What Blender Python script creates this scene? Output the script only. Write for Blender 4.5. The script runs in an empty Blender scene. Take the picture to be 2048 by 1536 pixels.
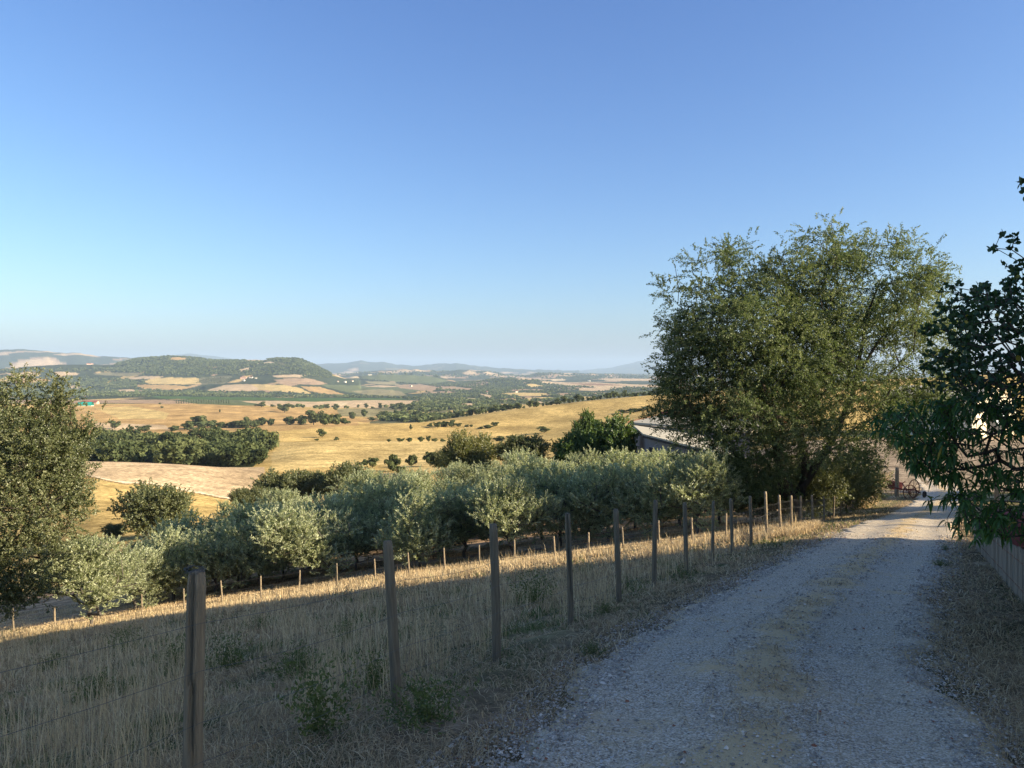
import bpy, math, random
import numpy as np
from mathutils import Vector

random.seed(7)
RNG = np.random.default_rng(11)
F = 1536.0      # focal length in pixels of the 2048 px wide photograph
HOR = 738.0     # row of the horizon
SC = bpy.context.scene
COL = SC.collection

# ------------------------------------------------------------------ camera
cam_d = bpy.data.cameras.new("camera")
cam = bpy.data.objects.new("camera", cam_d)
COL.objects.link(cam)
cam.location = (0, 0, 0)
cam.rotation_euler = (math.radians(90), 0, 0)
cam_d.sensor_width = 36
cam_d.lens = 27
cam_d.shift_y = -30 / 2048
cam_d.clip_start = 0.05
cam_d.clip_end = 90000
SC.camera = cam

# ------------------------------------------------------------------ light
SUN_EL, SUN_AZ = 21.0, -18.0      # elevation; azimuth in degrees from +X towards +Y
SUN_STR, SKY_STR, EXPO = 5.0, 0.10, 1.40
W = bpy.data.worlds.new("World")
SC.world = W
W.use_nodes = True
nt = W.node_tree
nt.nodes.clear()
sky = nt.nodes.new('ShaderNodeTexSky')
sky.sky_type = 'NISHITA'
sky.sun_disc = False
sky.sun_elevation = math.radians(SUN_EL)
sky.sun_rotation = math.radians(90 - SUN_AZ)
sky.altitude = 150
sky.air_density = 1.0
sky.dust_density = 1.4
sky.ozone_density = 3.0
bg = nt.nodes.new('ShaderNodeBackground')
bg.inputs['Strength'].default_value = SKY_STR
wo = nt.nodes.new('ShaderNodeOutputWorld')
sp_ = nt.nodes.new('ShaderNodeSeparateColor'); cb_ = nt.nodes.new('ShaderNodeCombineColor')
nt.links.new(sky.outputs[0], sp_.inputs[0])
for ch, (k_, g_) in enumerate(((.525, 1.2), (.612, 1.12), (.985, .88))):   # grade of the sky: clear, deep blue air
    p_ = nt.nodes.new('ShaderNodeMath'); p_.operation = 'POWER'; p_.inputs[1].default_value = g_
    m_ = nt.nodes.new('ShaderNodeMath'); m_.operation = 'MULTIPLY'; m_.inputs[1].default_value = k_
    nt.links.new(sp_.outputs[ch], p_.inputs[0]); nt.links.new(p_.outputs[0], m_.inputs[0]); nt.links.new(m_.outputs[0], cb_.inputs[ch])
nt.links.new(cb_.outputs[0], bg.inputs[0])
nt.links.new(bg.outputs[0], wo.inputs[0])
sd = bpy.data.lights.new("sun", 'SUN')
sd.energy = SUN_STR
sd.angle = math.radians(0.5)
sd.color = (1.0, 0.85, 0.64)
so = bpy.data.objects.new("sun", sd)
COL.objects.link(so)
se, sa = math.radians(SUN_EL), math.radians(SUN_AZ)
SUNV = Vector((math.cos(se) * math.cos(sa), math.cos(se) * math.sin(sa), math.sin(se)))
so.rotation_euler = SUNV.to_track_quat('Z', 'Y').to_euler()
SC.view_settings.view_transform = 'Standard'
SC.view_settings.look = 'None'
SC.view_settings.exposure = EXPO
SC.view_settings.gamma = 1
SC.render.engine = 'CYCLES'
SC.cycles.max_bounces = 6
SC.cycles.diffuse_bounces = 3
SC.cycles.glossy_bounces = 2
SC.cycles.transmission_bounces = 4
SC.cycles.volume_bounces = 0
SC.cycles.transparent_max_bounces = 6
SC.cycles.use_denoising = True

# ------------------------------------------------------------------ helpers
def tag(o, label=None, cat=None, group=None, kind=None):
    if label: o['label'] = label
    if cat: o['category'] = cat
    if group: o['group'] = group
    if kind: o['kind'] = kind
    return o

def empty(name, loc=(0, 0, 0), rz=0.0):
    o = bpy.data.objects.new(name, None)
    COL.objects.link(o)
    o.location = loc
    o.rotation_euler = (0, 0, rz)
    o.empty_display_size = 0.3
    return o

def mesh_np(name, V, quads=None, tris=None, smooth=False, attrs=None, cols=None):
    me = bpy.data.meshes.new(name)
    V = np.asarray(V, np.float32)
    parts, sizes = [], []
    if quads is not None and len(quads):
        parts.append(np.asarray(quads, np.int32).ravel()); sizes.append(np.full(len(quads), 4, np.int32))
    if tris is not None and len(tris):
        parts.append(np.asarray(tris, np.int32).ravel()); sizes.append(np.full(len(tris), 3, np.int32))
    loops = np.concatenate(parts); sz = np.concatenate(sizes)
    me.vertices.add(len(V)); me.vertices.foreach_set('co', V.ravel())
    me.loops.add(len(loops)); me.loops.foreach_set('vertex_index', loops)
    me.polygons.add(len(sz))
    st = np.zeros(len(sz), np.int32); st[1:] = np.cumsum(sz)[:-1]
    me.polygons.foreach_set('loop_start', st)
    me.polygons.foreach_set('loop_total', sz)
    me.polygons.foreach_set('use_smooth', np.full(len(sz), smooth, bool))
    if attrs:
        for k, a in attrs.items():
            at = me.attributes.new(k, 'FLOAT', 'POINT'); at.data.foreach_set('value', np.asarray(a, np.float32))
    if cols is not None:
        at = me.attributes.new('Col', 'FLOAT_COLOR', 'POINT')
        c4 = np.ones((len(V), 4), np.float32); c4[:, :3] = cols
        at.data.foreach_set('color', c4.ravel())
    me.update(calc_edges=True)
    return me

def link(name, me, mat, parent=None, loc=None, rz=None):
    o = bpy.data.objects.new(name, me)
    if mat is not None and not me.materials:
        for m_ in (mat if isinstance(mat, (list, tuple)) else [mat]): me.materials.append(m_)
    COL.objects.link(o)
    if parent is not None: o.parent = parent
    if loc is not None: o.location = loc
    if rz is not None: o.rotation_euler = (0, 0, rz)
    return o

def copy_tree(o, parent=None):
    c = o.copy(); COL.objects.link(c)
    if parent is not None: c.parent = parent
    for ch in list(o.children): copy_tree(ch, c)
    return c

class MB:
    """collects simple shapes into one mesh"""
    def __init__(s): s.v, s.q, s.t, s.n = [], [], [], 0
    def add(s, V, quads=(), tris=()):
        s.v.append(np.asarray(V, float).reshape(-1, 3))
        if len(quads): s.q.append(np.asarray(quads, int) + s.n)
        if len(tris): s.t.append(np.asarray(tris, int) + s.n)
        s.n += len(s.v[-1]); return s
    def hexa(s, c8):   # bottom 4 then top 4
        return s.add(c8, [(3, 2, 1, 0), (4, 5, 6, 7), (0, 1, 5, 4), (1, 2, 6, 5), (2, 3, 7, 6), (3, 0, 4, 7)])
    def box(s, x0, x1, y0, y1, z0, z1):
        return s.hexa([(x0, y0, z0), (x1, y0, z0), (x1, y1, z0), (x0, y1, z0), (x0, y0, z1), (x1, y0, z1), (x1, y1, z1), (x0, y1, z1)])
    def tube(s, pts, r, n=6, cap=True):
        pts = np.asarray(pts, float); m = len(pts)
        r = np.full(m, r) if np.isscalar(r) else np.asarray(r, float)
        t = np.gradient(pts, axis=0); t /= np.linalg.norm(t, axis=1)[:, None] + 1e-9
        a = np.cross(t, [0, 0, 1.0]); bad = np.linalg.norm(a, axis=1) < 1e-2
        a[bad] = np.cross(t[bad], [0, 1.0, 0]); a /= np.linalg.norm(a, axis=1)[:, None]
        b = np.cross(t, a)
        th = np.arange(n) * 2 * math.pi / n
        V = pts[:, None] + r[:, None, None] * (np.cos(th)[None, :, None] * a[:, None] + np.sin(th)[None, :, None] * b[:, None])
        q = []
        for i in range(m - 1):
            for k in range(n):
                q.append((i * n + k, i * n + (k + 1) % n, (i + 1) * n + (k + 1) % n, (i + 1) * n + k))
        tr = []
        V = V.reshape(-1, 3)
        if cap:
            V = np.vstack([V, pts[0], pts[-1]])
            for k in range(n):
                tr.append((m * n, (k + 1) % n, k)); tr.append((m * n + 1, (m - 1) * n + k, (m - 1) * n + (k + 1) % n))
        return s.add(V, q, tr)
    def mesh(s, name, smooth=False):
        V = np.vstack(s.v)
        return mesh_np(name, V, np.vstack(s.q) if s.q else None, np.vstack(s.t) if s.t else None, smooth)
    def build(s, name, mat, parent=None, smooth=False, loc=None):
        return link(name, s.mesh(name, smooth), mat, parent, loc)

def sines(x, y, wl, seed, n=9):
    """smooth pseudo noise about [-1, 1] with wavelengths round wl"""
    r = np.random.default_rng(seed)
    out = 0
    for _ in range(n):
        a = r.uniform(0, 2 * math.pi); w = 2 * math.pi / (wl * r.uniform(0.6, 1.8)); p = r.uniform(0, 6.28)
        out = out + np.sin((x * math.cos(a) + y * math.sin(a)) * w + p)
    return out / math.sqrt(n) * 0.9

def smooth01(t):
    t = np.clip(t, 0, 1); return t * t * (3 - 2 * t)

# ------------------------------------------------------------------ terrain height
PXC = np.array([-600, 0, 200, 400, 600, 800, 1000, 1200, 1400, 1600, 1800, 2048, 2700], float)
TZ = {50: [-18, -15.6, -14.6, -13.6, -12.6, -11.7, -10.8, -9.9, -9.3, -8.9, -8.7, -8.6, -8.6],
      75: [-24, -20.5, -18.4, -16, -14.5, -13.5, -12.8, -12, -11, -10, -9.5, -9.3, -9.3],
      110: [-32, -25.2, -23, -23.5, -23, -22, -21, -18, -14, -10.6, -10, -9.8, -9.5]}
TP = {30: [1420, 1290, 1255, 1222, 1192, 1161, 1130, 1101, 1075, 1053, 1036, 1035, 1035],
      40: [1380, 1254, 1222, 1189, 1158, 1128, 1101, 1073, 1047, 1037, 1018, 1014, 1014],
      170: [1040, 985, 968, 992, 1010, 985, 985, 950, 905, 845, 833, 828, 820],
      230: [990, 925, 923, 931, 952, 950, 935, 905, 868, 818, 808, 802, 800],
      300: [985, 938, 940, 940, 917, 920, 905, 885, 855, 808, 798, 792, 790],
      400: [960, 905, 905, 900, 883, 884, 882, 868, 845, 798, 788, 780, 778],
      450: [945, 890, 888, 888, 885, 886, 884, 861, 838, 793, 783, 776, 774],
      520: [930, 880, 878, 875, 874, 876, 872, 853, 826, 788, 778, 771, 770],
      650: [905, 868, 867, 866, 851, 847, 841, 826, 802, 779, 768, 760, 758],
      750: [890, 862, 862, 862, 855, 850, 823, 799, 784, 770, 758, 748, 745],
      900: [870, 845, 845, 846, 848, 848, 829, 808, 790, 775, 762, 752, 748],
      1150: [850, 826, 827, 827, 831, 834, 832, 815, 797, 782, 770, 760, 755],
      1500: [830, 807, 808, 809, 815, 822, 820, 810, 798, 786, 776, 768, 762],
      1900: [825, 808, 807, 806, 808, 811, 810, 803, 795, 786, 778, 772, 768],
      2500: [810, 796, 796, 796, 799, 802, 799, 794, 789, 783, 777, 772, 768],
      3300: [800, 786, 786, 787, 790, 790, 788, 785, 782, 778, 774, 770, 768],
      4500: [785, 772, 772, 774, 775, 775, 774, 773, 771, 770, 768, 766, 765],
      6500: [768, 763, 763, 763, 763, 763, 762, 762, 762, 762, 761, 761, 760],
      9000: [760, 756, 756, 756, 756, 756, 755, 755, 755, 755, 755, 755, 755],
      14000: [750] * 13, 20000: [747] * 13, 32000: [744.5] * 13}
YR = np.array(sorted(list(TZ) + list(TP)), float)
TAB = np.array([[HOR - z * F / y for z in TZ[y]] if y in TZ else TP[y] for y in map(int, YR)], float)  # rows: distance

def pchip(x, Y, xi):
    h = np.diff(x)[:, None]; d = np.diff(Y, axis=0) / h
    m = np.zeros_like(Y); m[0] = d[0]; m[-1] = d[-1]
    for i in range(1, len(x) - 1):
        a, b = d[i - 1], d[i]
        w1, w2 = 2 * h[i] + h[i - 1], h[i] + 2 * h[i - 1]
        with np.errstate(divide='ignore', invalid='ignore'):
            v = (w1 + w2) / (w1 / a + w2 / b)
        m[i] = np.where(a * b > 0, v, 0)
    k = np.clip(np.searchsorted(x, xi) - 1, 0, len(x) - 2)
    hh = h[k]; t = ((xi - x[k]) / hh[:, 0])[:, None]
    return ((2 * t**3 - 3 * t**2 + 1) * Y[k] + (t**3 - 2 * t**2 + t) * hh * m[k] + (-2 * t**3 + 3 * t**2) * Y[k + 1] + (t**3 - t**2) * hh * m[k + 1])

LY0, LY1, NLY = math.log(30), math.log(32000), 900
lyi = np.linspace(LY0, LY1, NLY)
G1 = pchip(np.log(YR), TAB, lyi)                       # NLY x 13
PX0, PX1, NPX = -600.0, 2700.0, 500
pxi = np.linspace(PX0, PX1, NPX)
def catmull(x, Y, xi):
    m = np.gradient(Y, x, axis=0)
    k = np.clip(np.searchsorted(x, xi) - 1, 0, len(x) - 2)
    hh = (x[k + 1] - x[k])[:, None]; t = ((xi - x[k]) / hh[:, 0])[:, None]
    return ((2 * t**3 - 3 * t**2 + 1) * Y[k] + (t**3 - 2 * t**2 + t) * hh * m[k] + (-2 * t**3 + 3 * t**2) * Y[k + 1] + (t**3 - t**2) * hh * m[k + 1])
GRID = catmull(PXC, G1.T, pxi).T                       # NLY x NPX

# mid and far ridges: distance, front width, back width, skyline (px, py)
RIDGES = [
    (5200, 1500, 900, [(-400, 752), (-100, 742), (0, 738), (60, 733), (120, 731), (190, 729), (225, 729), (245, 724), (268, 719), (300, 716), (335, 714), (365, 716), (400, 719), (430, 722), (470, 721), (520, 720), (555, 717), (585, 717), (605, 721), (622, 728), (640, 736), (655, 743), (668, 749), (690, 755), (720, 763)]),
    (10500, 2500, 2000, [(-700, 700), (-300, 694), (0, 700), (40, 701), (85, 703), (130, 707), (160, 706), (190, 711), (215, 713), (260, 716), (310, 714), (350, 716), (430, 722), (480, 730)]),
    (22000, 3000, 3000, [(300, 735), (335, 718), (355, 710), (375, 707), (395, 709), (420, 712), (450, 715), (490, 722), (520, 735)]),
    (18000, 4000, 3000, [(560, 745), (610, 731), (650, 728), (690, 726), (705, 724), (721, 721), (745, 725), (770, 725), (795, 730), (840, 731), (862, 730), (878, 727), (895, 728), (912, 727), (930, 730), (960, 733), (1000, 737), (1060, 739), (1110, 741), (1160, 742)]),
    (26000, 5000, 4000, [(1120, 744), (1180, 740), (1225, 735), (1255, 728), (1285, 721), (1320, 715), (1380, 710), (1500, 704), (1650, 702), (1800, 712), (2048, 722), (2600, 735)]),
    (9500, 1800, 1500, [(640, 752), (700, 747), (760, 741), (830, 740), (880, 743), (925, 739), (945, 741), (975, 743), (1010, 750), (1050, 752), (1085, 746), (1130, 747), (1180, 748), (1240, 751), (1300, 752)]),
    (6200, 900, 900, [(660, 765), (700, 754), (760, 749), (820, 749), (870, 752), (905, 760), (940, 770)]),
    (5200, 800, 700, [(880, 778), (930, 768), (975, 762), (1020, 757), (1060, 758), (1095, 765), (1130, 775)]),
    (3900, 700, 500, [(360, 792), (410, 772), (470, 765), (520, 763), (560, 760), (620, 765), (660, 772), (720, 778), (780, 780), (830, 790), (860, 798)]),
]
def H(x, y):
    x = np.asarray(x, float); y = np.asarray(y, float)
    ye = np.where(y < -4, -4 + 6 * np.tanh((y + 4) / 12.0), y)
    u = np.clip(-.876 * (x + .9) + .48 * (ye - 5.8), -40, 46)
    v = (u + 1.0) * 2.2
    sp = np.where(v > 20, v, np.log1p(np.exp(np.clip(v, -30, 20)))) / 2.2
    zn = -1.6 - .14 * ye - .17 * sp
    yy = np.clip(y, 30, 32000); yz = np.clip(y, 8, 32000)
    px = np.clip(1024 + F * x / np.maximum(y, 8), PX0 + 1, PX1 - 1)
    fi = (np.log(yy) - LY0) / (LY1 - LY0) * (NLY - 1)
    fj = (px - PX0) / (PX1 - PX0) * (NPX - 1)
    i0 = np.clip(fi.astype(int), 0, NLY - 2); j0 = np.clip(fj.astype(int), 0, NPX - 2)
    a, b = fi - i0, fj - j0
    py = (GRID[i0, j0] * (1 - a) * (1 - b) + GRID[i0 + 1, j0] * a * (1 - b) + GRID[i0, j0 + 1] * (1 - a) * b + GRID[i0 + 1, j0 + 1] * a * b)
    zf = -(py - HOR) / F * yz
    # the road corridor stays the near plane until about 52 m
    w = smooth01((y - 19) / 11.0)
    z = zn * (1 - w) + zf * w
    rr = np.hypot(x, y)
    for k, (d, wf, wb, prof) in enumerate(RIDGES):
        q = np.array(prof, float)
        act = (y > d - wf) & (y < d + wb)
        if not act.any(): continue
        pq = np.interp(px, q[:, 0], q[:, 1], left=900, right=900)
        pq = pq + 0.9 * sines(px * 1.0, y * 0, 26.0, 50 + k) * (pq < 800) * 0.6
        zc = -(pq - HOR) / F * d
        yw = y + wf * 0.12 * sines(x, y * 0, wf * 1.1, 90 + k)
        t = np.where(yw < d, (d - yw) / wf, (yw - d) / wb)
        f = np.cos(np.clip(t, 0, 1) * math.pi / 2) ** 1.3
        zb = z
        zr = zb + np.maximum(zc - zb, 0) * f
        z = np.where(act, np.maximum(z, zr), z)
    n = np.where(y > 60, np.minimum(rr * 0.0011, 10) * sines(x, y, 1.0, 3) * 0, 0)
    mid = smooth01((rr - 120) / 200)
    z = z + mid * 0.5 * sines(x, y, 90, 21) * np.minimum(rr / 400, 2.5) * 0.35
    z = z + smooth01((rr - 2500) / 2500) * (6 * sines(x, y, 900, 22) + 3 * sines(x, y, 350, 23)) * np.minimum(rr / 7000, 2.0)
    return z + n

def hz(x, y): return float(H(np.array([x]), np.array([y]))[0])
def at(px, d, dz=0.0):
    x = (px - 1024) / F * d
    return Vector((x, d, hz(x, d) + dz))
def pw(px, py, d): return Vector(((px - 1024) / F * d, d, -(py - HOR) / F * d))

def inpoly(px, py, poly):
    p = np.asarray(poly, float); c = np.zeros(px.shape, bool)
    x1, y1 = p[-1]
    for x2, y2 in p:
        m = ((y1 > py) != (y2 > py))
        with np.errstate(divide='ignore', invalid='ignore'):
            xx = (x2 - x1) * (py - y1) / (y2 - y1 + 1e-12) + x1
        c ^= m & (px < xx)
        x1, y1 = x2, y2
    return c

STK_PX = [(28, 1262), (110, 1256), (196, 1248), (283, 1234), (368, 1222), (446, 1208), (523, 1196), (599, 1184), (674, 1173), (750, 1162), (818, 1150), (890, 1142), (960, 1136), (1030, 1126), (1110, 1117), (1176, 1111), (1246, 1102), (1318, 1094), (1385, 1086), (1453, 1078)]
def dist_for(px, py, y0, y1):
    """first distance in [y0, y1] where the ground shows at row py"""
    ys = np.geomspace(y0, y1, 700); xs = (px - 1024) / F * ys
    rows_ = HOR - H(xs, ys) / ys * F
    k = int(np.argmin(np.abs(rows_ - py))); return float(ys[k])
STK_D = [dist_for(px, py, 20, 40) for px, py in STK_PX]
print('STK', [round(d, 1) for d in STK_D])
def stake_line(x, y):
    """metres (in depth) beyond the stake fence"""
    px = 1024 + F * x / np.maximum(y, 1)
    return y - np.interp(px, [p[0] for p in STK_PX] + [1520, 1620], STK_D + [34, 60])
# road and fence lines in plan
ROAD = np.array([(-4.6, -8.0), (-1.6, -2.0), (0.0, 1.6), (1.29, 4.2), (2.36, 7.08), (3.9, 9.95), (8.0, 16.9), (13.1, 25.3), (18.5, 34.5), (23.6, 43), (28.3, 51), (33, 59), (36, 66)])
def catm(P, n):
    P = np.asarray(P, float); s = np.r_[0, np.cumsum(np.linalg.norm(np.diff(P, axis=0), axis=1))]
    return catmull(s, P, np.linspace(0, s[-1], n))
RC = catm(ROAD, 400)
def road_off(x, y):
    """signed distance to the road's centre line, negative on the left"""
    sh = np.shape(x); x = np.ravel(x); y = np.ravel(y)
    out = np.full(x.shape, 99.0)
    m = (y < 75) & (y > -30) & (np.abs(x) < 60)
    if m.any():
        X = np.stack([x[m], y[m]], 1)
        T = np.gradient(RC, axis=0); T /= np.linalg.norm(T, axis=1)[:, None]
        res = np.empty(len(X))
        for s0 in range(0, len(X), 20000):
            Q = X[s0:s0 + 20000]
            d = Q[:, None] - RC[None, ::4]
            k = np.argmin((d**2).sum(2), 1)
            dd = d[np.arange(len(Q)), k]; t = T[::4][k]
            res[s0:s0 + 20000] = dd[:, 0] * t[:, 1] - dd[:, 1] * t[:, 0]
        out[m] = res
    return out.reshape(sh)

# ------------------------------------------------------------------ materials
def nodes(m):
    m.use_nodes = True; t = m.node_tree; t.nodes.clear(); return t
def mat(name, col, rough=0.8, var=0.25, scale=8.0, bump=0.2, bscale=None, col2=None, spec=0.2, metal=0.0, stretch=None, attr=None):
    m = bpy.data.materials.new(name); t = nodes(m); N, L = t.nodes, t.links
    out = N.new('ShaderNodeOutputMaterial'); b = N.new('ShaderNodeBsdfPrincipled')
    b.inputs['Roughness'].default_value = rough; b.inputs['Metallic'].default_value = metal
    b.inputs['Specular IOR Level'].default_value = spec
    tc = N.new('ShaderNodeTexCoord'); mp = N.new('ShaderNodeMapping')
    if stretch: mp.inputs['Scale'].default_value = stretch
    L.new(tc.outputs['Object'], mp.inputs[0])
    nz = N.new('ShaderNodeTexNoise'); nz.inputs['Scale'].default_value = scale; nz.inputs['Detail'].default_value = 6; nz.inputs['Roughness'].default_value = .65
    L.new(mp.outputs[0], nz.inputs['Vector'])
    mr = N.new('ShaderNodeMapRange'); mr.inputs[1].default_value = .3; mr.inputs[2].default_value = .7
    L.new(nz.outputs[0], mr.inputs[0])
    mx = N.new('ShaderNodeMix'); mx.data_type = 'RGBA'
    c = np.array(col)
    c2 = np.array(col2) if col2 is not None else c * (1 - var)
    c1 = c if col2 is not None else np.minimum(c * (1 + var * .6), .9)
    mx.inputs[6].default_value = (*c2, 1); mx.inputs[7].default_value = (*c1, 1)
    L.new(mr.outputs[0], mx.inputs[0]); L.new(mx.outputs[2], b.inputs['Base Color'])
    if bump:
        n2 = N.new('ShaderNodeTexNoise'); n2.inputs['Scale'].default_value = bscale or scale * 3; n2.inputs['Detail'].default_value = 5
        L.new(mp.outputs[0], n2.inputs['Vector'])
        bp = N.new('ShaderNodeBump'); bp.inputs['Strength'].default_value = bump; bp.inputs['Distance'].default_value = .02
        L.new(n2.outputs[0], bp.inputs['Height']); L.new(bp.outputs[0], b.inputs['Normal'])
    L.new(b.outputs[0], out.inputs[0])
    return m

def leafmat(name, cols, trans=0.35, tcol=None, gloss=0.06, grough=0.45, nscale=0.35):
    """colour by the per-leaf attribute rnd plus a slow object-space drift"""
    m = bpy.data.materials.new(name); t = nodes(m); N, L = t.nodes, t.links
    out = N.new('ShaderNodeOutputMaterial')
    at_ = N.new('ShaderNodeAttribute'); at_.attribute_name = 'rnd'
    tc = N.new('ShaderNodeNewGeometry')
    nz = N.new('ShaderNodeTexNoise'); nz.inputs['Scale'].default_value = nscale; nz.inputs['Detail'].default_value = 3
    L.new(tc.outputs['Position'], nz.inputs['Vector'])
    a = N.new('ShaderNodeMath'); a.operation = 'MULTIPLY_ADD'; a.inputs[1].default_value = .9; a.inputs[2].default_value = -.45
    L.new(nz.outputs[0], a.inputs[0])
    s = N.new('ShaderNodeMath'); s.operation = 'ADD'; s.use_clamp = True
    L.new(at_.outputs['Fac'], s.inputs[0]); L.new(a.outputs[0], s.inputs[1])
    cr = N.new('ShaderNodeValToRGB'); e = cr.color_ramp.elements
    for i, c in enumerate(cols):
        p = i / (len(cols) - 1)
        if i == 0: el = e[0]
        elif i == len(cols) - 1: el = e[-1]
        else: el = e.new(p)
        el.position = p; el.color = (*c, 1)
    L.new(s.outputs[0], cr.inputs[0])
    d = N.new('ShaderNodeBsdfDiffuse'); tr = N.new('ShaderNodeBsdfTranslucent'); g = N.new('ShaderNodeBsdfGlossy')
    g.inputs['Roughness'].default_value = grough; g.inputs['Color'].default_value = (.9, .9, .9, 1)
    tm = N.new('ShaderNodeMix'); tm.data_type = 'RGBA'; tm.blend_type = 'MULTIPLY'; tm.inputs[0].default_value = 1
    tm.inputs[7].default_value = (*(tcol or (1.5, 1.35, .6)), 1)
    L.new(cr.outputs[0], d.inputs[0]); L.new(cr.outputs[0], tm.inputs[6]); L.new(tm.outputs[2], tr.inputs[0])
    m1 = N.new('ShaderNodeMixShader'); m1.inputs[0].default_value = trans
    m2 = N.new('ShaderNodeMixShader'); m2.inputs[0].default_value = gloss
    L.new(d.outputs[0], m1.inputs[1]); L.new(tr.outputs[0], m1.inputs[2])
    L.new(m1.outputs[0], m2.inputs[1]); L.new(g.outputs[0], m2.inputs[2])
    L.new(m2.outputs[0], out.inputs[0])
    return m

def ground_mat():
    m = bpy.data.materials.new('ground'); t = nodes(m); N, L = t.nodes, t.links
    out = N.new('ShaderNodeOutputMaterial'); b = N.new('ShaderNodeBsdfDiffuse')
    vc = N.new('ShaderNodeAttribute'); vc.attribute_name = 'Col'
    geo = N.new('ShaderNodeNewGeometry')
    mp = N.new('ShaderNodeMapping'); mp.inputs['Scale'].default_value = (1, 1, 0); L.new(geo.outputs['Position'], mp.inputs[0])
    prev = vc.outputs['Color']
    for sc_, amp, det in ((6.0, .55, 8), (0.9, .5, 6), (0.16, .38, 7), (0.02, .3, 7), ("s", .2, 6), ("t", .35, 4)):
        nz = N.new('ShaderNodeTexNoise'); nz.inputs['Scale'].default_value = sc_ if not isinstance(sc_, str) else 1; nz.inputs['Detail'].default_value = det; nz.inputs['Roughness'].default_value = .62
        if sc_ == 's':      # long drifts left by mowing
            m2 = N.new('ShaderNodeMapping'); m2.inputs['Rotation'].default_value = (0, 0, .12); m2.inputs['Scale'].default_value = (.012, .13, 0); L.new(geo.outputs['Position'], m2.inputs[0]); L.new(m2.outputs[0], nz.inputs['Vector'])
        elif sc_ == 't':    # tufts
            nz.inputs['Scale'].default_value = .45; nz.inputs['Roughness'].default_value = .8; L.new(mp.outputs[0], nz.inputs['Vector'])
        else: L.new(mp.outputs[0], nz.inputs['Vector'])
        mr = N.new('ShaderNodeMapRange'); mr.inputs[1].default_value = .25; mr.inputs[2].default_value = .75
        mr.inputs[3].default_value = 1 - amp; mr.inputs[4].default_value = 1 + amp * .8
        L.new(nz.outputs[0], mr.inputs[0])
        mu = N.new('ShaderNodeVectorMath'); mu.operation = 'SCALE'
        L.new(prev, mu.inputs[0]); L.new(mr.outputs[0], mu.inputs['Scale']); prev = mu.outputs[0]
    L.new(prev, b.inputs[0])
    n2 = N.new('ShaderNodeTexNoise'); n2.inputs['Scale'].default_value = 14; n2.inputs['Detail'].default_value = 6
    L.new(geo.outputs['Position'], n2.inputs['Vector'])
    bp = N.new('ShaderNodeBump'); bp.inputs['Strength'].default_value = .6; bp.inputs['Distance'].default_value = .05
    L.new(n2.outputs[0], bp.inputs['Height']); L.new(bp.outputs[0], b.inputs['Normal'])
    L.new(b.outputs[0], out.inputs[0])
    return m

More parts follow.
